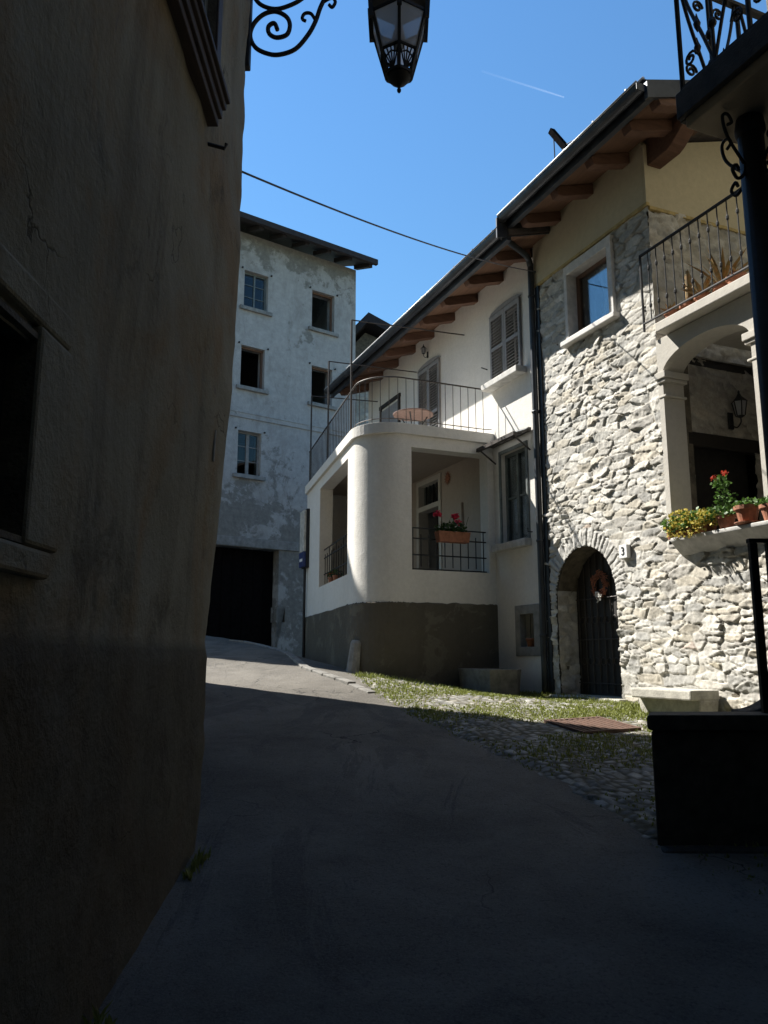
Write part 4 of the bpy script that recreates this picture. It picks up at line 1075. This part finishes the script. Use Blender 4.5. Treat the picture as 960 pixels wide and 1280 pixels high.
# stone barn beyond
bn = thing('stone_barn', 'rough stone barn with dark pitched roof between tall house and white house', 'barn', (.2, 29.5, 0), R(14))
U, V, H, C, ID = rubble(-2.2, 3.2, 9.0, 12.6, .05, 131, sw=.35, sh=.17, amp=.05)
grid_obj('wall', np.stack([U, -H, V], -1), flatmask(U), M['stone'], bn, cols=C)
mb = MB(); mb.box(-2.2, 3.2, .02, 6, 1.5, 12.55); mb.plate([[(-2.2,12.55),(3.2,12.55),(-.95,14.0)]], .02, 5.9); mb.build('wall_core', M['leftstone'], bn)
mb = MB(); mb.plate([[(-2.6,12.35),(-.95,14.25),(3.8,12.1),(3.8,12.4),(-.95,14.6),(-2.6,12.7)]], -.55, 6.4); mb.build('roof', M['darkroof'], bn)
# ------------------------------------------------------------------ right house: balcony, column
rh = thing('right_house', 'dim house at right edge with iron balcony and slim dark column', 'house', (2.14, 5.09, 0), ROT_F)
# local: x=0 far end of the balcony (negative towards the camera), y=0 street edge (negative towards the house)
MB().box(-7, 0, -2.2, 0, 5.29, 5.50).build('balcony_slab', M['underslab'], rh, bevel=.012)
mb = MB(); mb.box(-7.02, .03, .002, .05, 5.36, 5.56); mb.box(.002, .05, -2.2, .002, 5.36, 5.56); mb.build('slab_edging', M['granite'], rh, bevel=.008)
mb = MB(); mb.box(-10, .6, -2.6, -2.2, -.5, 10.5); mb.box(.6, 1.0, -8, -2.2, -.5, 10.5); mb.build('wall', M['left'], rh)
mb = MB(); mb.box(-10.5, 1.5, -9, -1.6, 10.5, 10.8); mb.build('roof', M['darkroof'], rh)
mb = MB(); mb.tube([(-.245,-.335,.3),(-.245,-.335,5.29)], .085, 16); mb.lathe([(.085,5.15),(.10,5.18),(.10,5.22),(.09,5.285)], 16, (-.245,-.335,0)); mb.lathe([(.16,.3),(.16,.55),(.11,.62),(.085,.66)], 16, (-.245,-.335,0))
mb.build('column', M['iron'], rh, smooth=True)
for sx in (-1, 1):
    for ax in (0, 1):
        mb = MB()
        pts = [Vector((.09,0,4.80)), Vector((.13,0,4.72)), Vector((.19,0,4.72)), Vector((.21,0,4.80)), Vector((.16,0,4.83)), Vector((.15,0,4.78))]
        pth = [Vector((.075,0,4.92)), Vector((.10,0,4.84)), Vector((.16,0,4.80)), Vector((.20,0,4.86)), Vector((.16,0,4.90)), Vector((.14,0,4.86))]
        line = [Vector((.085,0,4.93)), Vector((.22,0,5.10)), Vector((.25,0,5.24)), Vector((.20,0,5.27)), Vector((.17,0,5.22)), Vector((.21,0,5.19))]
        for P_ in (pth, line):
            P_ = [Vector((p.x*sx, 0, p.z)) if ax == 0 else Vector((0, p.x*sx, p.z)) for p in P_]
            mb.tube(smooth_path([p+Vector((-.245,-.335,0)) for p in P_]), .012, 6)
        mb.build('scroll_bracket', M['iron'], rh, smooth=True)
rl = MB(); rl.bar((0,.0,6.5), (-7,.0,6.5), .05, .03); rl.bar((0,.0,5.60), (-7,.0,5.60), .03, .02); rl.bar((0,0,6.5), (0,-2.2,6.5), .05, .03); rl.bar((0,0,5.6), (0,-2.2,5.6), .03, .02)
rlo = rl.build('balcony_railing', M['iron'], rh)
def ornament(L, along):          # one bay of crossed bars with scrolls, hanging between posts
    mb = MB()
    def Pt(s, z): return Vector((-s, 0, z)) if along else Vector((0, -s, z))
    mb.tube([Pt(0, 5.5), Pt(0, 6.5)], .018, 7)
    mb.tube(smooth_path([Pt(.03, 6.48), Pt(.10, 6.2), Pt(.22, 5.85), Pt(.30, 5.6)]), .013, 6)
    mb.tube(smooth_path([Pt(L-.03, 6.48), Pt(L-.10, 6.2), Pt(L-.22, 5.85), Pt(.30, 5.6)]), .013, 6)
    mb.tube([Pt(.30, 5.6), Pt(.30, 6.5)], .013, 6)
    for (cx, cz, s, f) in ((.09, 5.78, .055, 1), (L-.09, 5.78, .055, -1), (.2, 6.35, .05, 1), (L-.2, 6.35, .05, -1)):
        pts = [Pt(cx+f*s*(1-k/22)*math.cos(k*.55), cz+s*(1-k/22)*math.sin(k*.55)) for k in range(18)]
        mb.tube(pts, .01, 6)
    for z in (5.9, 6.15): mb.lathe([(.004,z-.05),(.028,z-.02),(.032,z),(.022,z+.03),(.004,z+.05)], 8, tuple(Pt(.30, 0)))
    for s in (.17, L-.17):
        c = Pt(s, 0); mb.lathe([(.003,5.93),(.02,5.97),(.026,6.0),(.012,6.04),(.003,6.08)], 8, (c.x, c.y, 0))
    return mb
pr = ornament(.6, True).build('railing_panel', M['iron'], rlo)
for k in range(1, 11):
    o = pr.copy(); COL.objects.link(o); o.parent = rlo; o.location = (-.6*k, 0, 0)
pr = ornament(.6, False).build('railing_panel', M['iron'], rlo)
for k in range(1, 3):
    o = pr.copy(); COL.objects.link(o); o.parent = rlo; o.location = (0, -.6*k, 0)

rr = thing('unseen_shade_house', 'unseen house added over the lane behind the viewer to shade the near road', 'house', (0,0,0))
mb = MB(); mb.box(-1.6, 7, -10, .35, 3.25, 11); mb.box(3.6, 7, -10, .35, -2, 3.248); mb.box(-1.6, 7, -10.4, -10.002, -2, 11); mb.build('wall', M['left'], rr)  # unseen mass added to darken the near road and left wall
MB().box(-1.9, 7.3, -10.7, .6, 11.002, 11.3).build('roof', M['darkroof'], rr)
# low stone wall at right with its coping and iron handrail
fb = thing('low_wall', 'dark low stone wall with overhanging coping in the shade at lower right', 'wall', (0,0,0))
MB().plate([[(1.68,5.2),(4.6,5.2),(4.6,5.46),(1.775,5.46)]], -.1, 1.15, 'xy').build('wall_block', M['granite'], fb, bevel=.02)
MB().plate([[(1.66,5.06),(4.6,5.06),(4.6,5.197),(1.683,5.197)]], -.1, .47, 'xy').build('footing', M['granite'], fb, bevel=.03)
MB().plate([[(1.645,5.165),(4.65,5.165),(4.65,5.50),(1.765,5.50)]], 1.152, 1.245, 'xy').build('coping', M['granite'], fb, bevel=.022)
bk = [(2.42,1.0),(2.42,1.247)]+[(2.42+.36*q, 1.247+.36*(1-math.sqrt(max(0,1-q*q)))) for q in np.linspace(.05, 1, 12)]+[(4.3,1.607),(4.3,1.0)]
MB().plate([bk], 5.52, 5.75, 'xz').build('curved_shadow_block', M['granite'], fb, bevel=.015)  # added dark curved block standing in for a curved shadow behind the wall
hf = thing('iron_handrail', 'black flat bar iron handrail standing on the coping of the low dark wall', 'handrail', (0,0,0))
hx, hy = 2.49, 5.36
MB().box(hx-.025, hx+.025, hy-.02, hy+.02, 1.247, 2.36).build('post', M['iron'], hf)
MB().box(hx+.09, hx+.13, hy-.02, hy+.02, 1.9, 2.36).build('post', M['iron'], hf)
MB().box(hx+1.2, hx+1.25, hy-.02, hy+.02, 1.247, 2.36).build('post', M['iron'], hf)
MB().box(hx-.03, hx+1.5, hy-.025, hy+.025, 2.362, 2.39).build('rail', M['iron'], hf)

# ------------------------------------------------------------------ small things
be = thing('stone_bench', 'pale stone slab bench against the rubble wall beside the arched door', 'bench', onf(-1.70, .0), ROT_F)
bz = 1.255-be.location.z
MB().box(-.48, .47, .05, .46, bz-.11, bz).build('seat', M['benchstone'], be, bevel=.018)
MB().plate([[(-.42,-.2),(.40,-.2),(.50,bz-.102),(-.48,bz-.102)]], .06, .34).build('base', M['benchstone'], be, bevel=.02)
st = thing('guard_stone', 'short leaning guard stone at the foot of the brown plinth', 'guard stone', onf(2.98, 2.34), ROT_F+R(25))
me = MB(); me.lathe([(.13,-.15),(.125,.1),(.11,.35),(.105,.46),(.08,.50),(0,.51)], 10, sx=1.0, sy=.62)
o = me.build('guard_stone_block', M['concrete'], st); o.rotation_euler = (R(4), R(-5), 0)
# concrete planter
pl_ = thing('concrete_planter', 'empty grey faceted concrete planter on cobbles below the ground floor window', 'planter', onf(1.78, .60), ROT_F)
pm_ = MB(); nseg = 12
def prf(rx, ry): return [(rx*math.copysign(abs(math.cos(a))**.6, math.cos(a)), ry*math.copysign(abs(math.sin(a))**.6, math.sin(a))) for a in [2*math.pi*k/nseg+.26 for k in range(nseg)]]
rings = [(.60,.33,-.08),(.56,.30,.0),(.58,.32,.30),(.59,.33,.37),(.48,.24,.37),(.46,.22,.25)]
vs = [(x, y, z) for (rx, ry, z) in rings for (x, y) in prf(rx, ry)]
fs = [(i*nseg+k, i*nseg+(k+1)%nseg, (i+1)*nseg+(k+1)%nseg, (i+1)*nseg+k) for i in range(len(rings)-1) for k in range(nseg)]
pm_.add(vs, fs+[tuple((len(rings)-1)*nseg+k for k in range(nseg))]); pm_.build('planter_bowl', M['planterc'], pl_, bevel=.01)
MB().add([(x, y, .27) for (x, y) in prf(.45, .215)], [tuple(range(nseg))]).build('soil', M['soil'], pl_, recalc=False)
# drain grate in the cobbles
gc = onf(-1.84, 1.50); gt = MB()
gt.box(-.34, .34, -.36, -.32, -.03, .04); gt.box(-.34, .34, .32, .36, -.03, .04); gt.box(-.34, -.30, -.32, .32, -.03, .04); gt.box(.30, .34, -.32, .32, -.03, .04)
gt.box(-.30, .30, -.32, .32, .0, .03)
for k in range(9): gt.box(-.30, .30, -.29+.07*k, -.265+.07*k, .03, .038)
gr_ = gt.build('drain_grate', M['rust'], None); gr_.location = gc+Vector((0,0,.006)); 
s1_ = (g(*F(-1.5,1.5).xy)-g(*F(-2.2,1.5).xy))/.7; s2_ = (g(*F(-1.84,1.8).xy)-g(*F(-1.84,1.2).xy))/.6
gr_.rotation_euler = (math.atan(s2_), -math.atan(s1_), ROT_F)
tag(gr_, 'flat rusty iron drain cover set in the cobbles', 'drain cover')
# street sign edge-on at the balcony end
sg = thing('notice_board', 'narrow notice board with blue strip on dark post at balcony far end', 'sign', onf(7.62, 1.70), ROT_F+R(-4))
b0 = sg.location.z
MB().tube([(0,0,-.1),(0,0,4.72-b0)], .03, 8).build('post', M['iron'], sg)
MB().box(-.20, .20, .03, .08, 3.85-b0, 4.75-b0).build('board', M['paper'], sg, bevel=.006)
MB().box(-.20, .20, .03, .09, 3.52-b0, 3.84-b0).build('blue_panel', M['blue'], sg, bevel=.006)
MB().box(-.13, .13, .091, .094, 3.64-b0, 3.70-b0).build('white_stripe', M['numwhite'], sg)
MB().box(-.21, .21, -.04, .028, 3.50-b0, 4.78-b0).build('back_frame', M['iron'], sg)
# overhead cable
a = Vector((-1.02, 5.3, 5.09)); b = Vector((2.41, 11.80, 7.62)); pts = []
a = a+(a-b)*.02
for k in range(31):
    s = k/30; p = a.lerp(b, s); p.z -= .11*4*s*(1-s); pts.append(p)
tag(MB().tube(pts, .008, 6).build('overhead_cable', M['cable'], None, smooth=True), 'dark overhead cable strung across the street from left house to downpipe', 'cable')
# clothes line
a = F(2.62,.12,6.56); b = F(1.36,.33,5.06)
# hoist arm on the roof
hz = thing('roof_hoist', 'dark roof hoist arm with hanging cord above the ridge', 'hoist', F(3.9, -3.0, 9.25), ROT_F)
MB().bar((0,0,0), (.0,0,2.0), .12, .12).build('post', M['darkroof'], hz)
MB().bar((-.75,0,1.95), (.70,0,4.10), .12, .13).build('arm', M['ink2'], hz, bevel=.01)
MB().tube([(.62,0,4.0), (.60,0,2.9), (.58,0,1.2)], .014, 6).tube([(.25,0,3.45), (-1.3,0,3.0)], .012, 6).build('cord', M['iron'], hz)
# contrail
tr = thing('contrail', 'faint white aircraft contrail high in the blue sky', 'contrail', (0,0,0))
def skyp(px, py, D):
    p = math.atan(.182); c, s = math.cos(p), math.sin(p); x, u = (px-480)/1000, (640-py)/1000
    return Vector((x*D, (c-u*s)*D, 1.6+(u*c+s)*D))
A_, B_ = skyp(602, 89, 4000), skyp(705, 121.5, 4000)
mb = MB(); nn_ = 24; mb.tube([A_.lerp(B_, k/nn_) for k in range(nn_+1)], [2.5+3.2*min(1, (1-k/nn_)*3+.3)*(1-.25*k/nn_) for k in range(nn_+1)], 8)
o = mb.build('vapour_trail', M['trail'], tr, smooth=True)
at = o.data.color_attributes.new('col', 'FLOAT_COLOR', 'POINT')
for i in range(len(o.data.vertices)):
    k = (i//8)/nn_; v = .006+.035*k**1.6; at.data[i].color = (v, v, v, 1)

# ------------------------------------------------------------------ plants
def leaves(name, pts, size, m, parent, seed=0, flat=.5):
    r = random.Random(seed); mb = MB()
    for p in pts:
        p = Vector(p); s = size*r.uniform(.6, 1.3)
        d = Vector((r.gauss(0,1), r.gauss(0,1), r.gauss(0,.6)+.3)).normalized(); u = Vector((r.gauss(0,1), r.gauss(0,1), r.gauss(0,1)))
        x = d.cross(u).normalized(); y = d
        mb.add([p, p+x*s*.42+y*s*.45, p+y*s+Vector((0,0,-s*.12)), p-x*s*.42+y*s*.45], [(0,1,2,3)])
    return mb.build(name, m, parent, recalc=False)
def cloud(n, rx, ry, rz, c=(0,0,0), seed=0):
    r = random.Random(seed); out = []
    while len(out) < n:
        v = Vector((r.uniform(-1,1), r.uniform(-1,1), r.uniform(-1,1)))
        if v.length < 1 and v.length > .3: out.append((c[0]+v.x*rx, c[1]+v.y*ry, c[2]+v.z*rz))
    return out
def pot_mesh(parent, r=.09, h=.15, saucer=False):
    mb = MB().lathe([(r*.66,0),(r*.94,h*.78),(r*1.08,h*.78),(r*1.08,h),(r*.95,h),(r*.88,h*.82),(0,h*.82)], 18)
    o = mb.build('pot', M['terracotta'], parent, smooth=False)
    if saucer: MB().lathe([(r*.8,-.012),(r*1.1,.01),(r*1.1,.018),(r*.7,.006),(0,.006)], 18).build('saucer', M['terracotta'], parent)
    return o
def trough_mesh(parent, L=.5, w=.16, h=.15):
    mb = MB(); vs = []
    for (a, b, z) in ((L*.46, w*.40, 0), (L*.5, w*.5, h), (L*.5-.012, w*.5-.012, h), (L*.48, w*.43, h*.8)):
        vs += [(-a,-b,z),(a,-b,z),(a,b,z),(-a,b,z)]
    fs = [(0,1,2,3)]+[(4*i+k, 4*i+(k+1)%4, 4*i+4+(k+1)%4, 4*i+4+k) for i in range(3) for k in range(4)]+[(12,13,14,15)]
    mb.add(vs, fs); return mb.build('planter', M['terracotta'], parent)
SILL = 2.969
p = thing('potted_plant', 'small terracotta pot with thin trailing plant at the left end of loggia sill', 'potted plant', F(-1.68, .10, SILL), ROT_F, 'potted plants on the loggia sill')
pot_mesh(p, .075, .13); leaves('foliage', cloud(120, .12, .10, .08, (0,.02,.17), 1), .035, M['leaf'], p, 1)
p = thing('flower_box', 'terracotta box overflowing with small yellow flowers on the loggia sill', 'flower box', F(-2.05, .10, SILL), ROT_F, 'potted plants on the loggia sill')
trough_mesh(p, .50, .16, .12); leaves('foliage', cloud(420, .36, .16, .13, (0,.04,.15), 2)+cloud(160, .16, .12, .10, (.28,.05,.14), 22), .045, M['leaf'], p, 2); leaves('flowers', cloud(420, .20, .16, .13, (.12,.05,.18), 3)+cloud(340, .20, .14, .11, (-.18,.04,.15), 33)+cloud(140, .36, .06, .10, (0,.14,.06), 34), .042, M['leafyellow'], p, 3)
p = thing('potted_geranium', 'tall leggy geranium with red blooms in terracotta pot on loggia sill', 'potted plant', F(-2.48, .08, SILL), ROT_F, 'potted plants on the loggia sill')
pot_mesh(p, .10, .15)
mb = MB(); rr_ = random.Random(9)
for (x, y, z) in ((.02,.0,.62),(-.05,.03,.5),(.06,.02,.42),(-.02,-.03,.35),(.1,.0,.3)): mb.tube([(0,0,.12),(x*.5,y*.5,z*.5),(x,y,z)], .006, 5)
mb.tube([(0,0,.12),(.08,.0,.45),(.13,.0,.58)], .004, 5)
mb.build('stem', M['leafdark'], p)
leaves('foliage', cloud(90, .10, .08, .08, (.03,0,.52), 4)+cloud(80, .15, .11, .08, (0,0,.34), 5)+cloud(260, .24, .15, .09, (.02,.03,.19), 6), .045, M['leaf'], p, 4)
leaves('flowers', cloud(22, .03, .03, .025, (.13,0,.60), 7)+cloud(22, .035, .03, .025, (-.02,0,.62), 8), .03, M['petalred'], p, 7)
p = thing('potted_plant', 'wide terracotta bowl on saucer with low green plant, right of the geranium', 'potted plant', F(-2.79, .10, SILL+.013), ROT_F, 'potted plants on the loggia sill')
pot_mesh(p, .125, .19, True); leaves('foliage', cloud(170, .16, .12, .05, (0,0,.21), 9), .045, M['leaf'], p, 9)
p = thing('potted_plant', 'terracotta pot with bushy green plant at the right end of loggia sill', 'potted plant', F(-3.08, .08, SILL), ROT_F, 'potted plants on the loggia sill')
pot_mesh(p, .11, .17); leaves('foliage', cloud(170, .17, .12, .06, (0,0,.2), 10), .045, M['leaf'], p, 10)
# geranium box on the front railing of the balcony loggia
p = thing('flower_box', 'terracotta box of pink geraniums hung on the front railing of curved balcony', 'flower box', F(2.50, .80, 3.44), ROT_F+R(90))
trough_mesh(p, .58, .17, .17); leaves('foliage', cloud(420, .30, .11, .11, (0,0,.22), 11), .05, M['leafdark'], p, 11)
mb = MB()
for (x, z) in ((-.30,.44),(-.02,.40),(.05,.37)): mb.tube([(x*.7,0,.17),(x,.0,z)], .005, 5)
mb.build('stem', M['leafdark'], p)
leaves('flowers', cloud(70, .06, .05, .05, (.27,0,.45), 12)+cloud(80, .065, .05, .05, (-.05,0,.43), 13)+cloud(30, .04, .04, .04, (-.10,0,.34), 14), .045, M['petal'], p, 12)
for k, (s, lab) in enumerate(((.55,'small dark potted plant in the side opening of the balcony, nearest the road bend'), (.72,'bushy reddish potted plant in the middle of the balcony side opening'))):
    a = side_path(-.12)[NP]; b = side_path(-.12)[NP+1]; q_ = Vector(a).lerp(Vector(b), s)
    p = thing('potted_plant', lab, 'potted plant', F(q_.x, q_.y, 2.975), ROT_F, 'pots in the balcony side opening')
    pot_mesh(p, .08, .12); leaves('foliage', cloud(110, .16, .11, .08, (0,0,.17), 20+k), .045, M['leafdark'], p, 20+k); leaves('flowers', cloud(26, .15, .1, .07, (0,0,.19), 30+k), .03, M['petalred'], p, 30+k)
# spiky succulents on the terrace
def agave(p, n, L, seed, up=.6, mat_='agave'):
    r = random.Random(seed); mb = MB()
    for k in range(n):
        a = 2*math.pi*k/n+r.uniform(-.3,.3); e = r.uniform(.35, 1.35)*up+.2; l = L*r.uniform(.7, 1.15)
        d = Vector((math.cos(a)*math.cos(e), math.sin(a)*math.cos(e), math.sin(e))); x = d.cross(Vector((0,0,1))).normalized()
        b0 = Vector((0,0,.14)); w = .025
        m1 = b0+d*l*.5; tip = b0+d*l+Vector((0,0,-l*.12)); th_ = Vector((0,0,.012))
        mb.add([b0-x*w*.7, b0+x*w*.7, m1+x*w-th_*0, m1-x*w, tip, b0-th_*1.5, m1-th_*1.8], [(0,1,2,3),(3,2,4),(0,3,6,5),(1,5,6,2),(3,4,6),(2,6,4)])
    return mb.build('leaves', M[mat_], p)
def columns(p, n, H_, seed):
    r = random.Random(seed); mb = MB()
    for k in range(n):
        x, y = r.gauss(0,.05), r.gauss(0,.04); h = H_*r.uniform(.6,1.1); lx = r.gauss(0,.06)
        mb.lathe([(.018,.1),(.026,.2),(.028,h*.6),(.022,h*.9),(.004,h)], 8, (x,y,0))
    return mb.build('leaves', M['agave'], p)
TS = 5.632
for k, (t, n, kind, lab, r_) in enumerate((
    (-1.78, -.02, 'low', 'small terracotta pot of low ochre succulent near the terrace corner post', .085),
    (-2.02, -.06, 'col', 'terracotta pot of tall finger shaped ochre cactus on terrace', .095),
    (-2.28, -.04, 'ag', 'spiky orange aloe in terracotta pot in the middle of the terrace', .095),
    (-2.55, -.08, 'bigag', 'largest spiky ochre agave on the terrace with long upright leaves', .11),
    (-2.80, -.02, 'low', 'low pinkish terracotta pot beside the big agave on the terrace', .11))):
    p = thing('potted_succulent', lab, 'potted plant', F(t, n, TS), ROT_F, 'succulents on the terrace')
    pot_mesh(p, r_, .16)
    if kind == 'low': agave(p, 14, .17, 40+k, .8)
    elif kind == 'col': columns(p, 8, .58, 40+k)
    elif kind == 'ag': agave(p, 16, .34, 40+k, .8)
    else: agave(p, 18, .55, 40+k, .85)

# ------------------------------------------------------------------ light, sky, camera
sx, sy, sz = -.835, .55, 1.054
sdir = Vector((sx, sy, sz)).normalized(); elev = math.asin(sdir.z)
L = bpy.data.lights.new('sun', 'SUN'); L.energy = 5.0; L.angle = R(.53); L.color = (1, .955, .88)
so = bpy.data.objects.new('sun', L); COL.objects.link(so); so.rotation_euler = sdir.to_track_quat('Z', 'Y').to_euler(); so.location = (-20, 10, 30)
w = bpy.data.worlds.new('World'); scene.world = w; w.use_nodes = True
nt = w.node_tree; sky = nt.nodes.new('ShaderNodeTexSky'); sky.sky_type = 'NISHITA'; sky.sun_disc = False
sky.sun_elevation = elev; sky.sun_rotation = math.atan2(sx, sy); sky.air_density = 2.0; sky.dust_density = 0.0; sky.ozone_density = 5.0; sky.altitude = 0
bg = nt.nodes['Background']; tint = nt.nodes.new('ShaderNodeMix'); tint.data_type = 'RGBA'; tint.blend_type = 'MULTIPLY'; tint.inputs[0].default_value = 1
tint.inputs[7].default_value = (.52, .77, 1.0, 1); nt.links.new(sky.outputs[0], tint.inputs[6]); nt.links.new(tint.outputs[2], bg.inputs[0]); bg.inputs[1].default_value = .068
cam = bpy.data.cameras.new('camera'); co = bpy.data.objects.new('camera', cam); COL.objects.link(co)
cam.sensor_fit = 'HORIZONTAL'; cam.sensor_width = 36; cam.lens = 37.5; cam.clip_end = 20000; cam.clip_start = .05
co.location = (0, 0, 1.6); co.rotation_euler = (R(90)+math.atan(.182), 0, 0)
scene.camera = co
scene.view_settings.view_transform = 'Standard'; scene.view_settings.look = 'None'; scene.view_settings.exposure = 1.2; scene.view_settings.gamma = 1
scene.view_settings.use_curve_mapping = False
scene.cycles.max_bounces = 8; scene.cycles.diffuse_bounces = 4; scene.cycles.transparent_max_bounces = 12
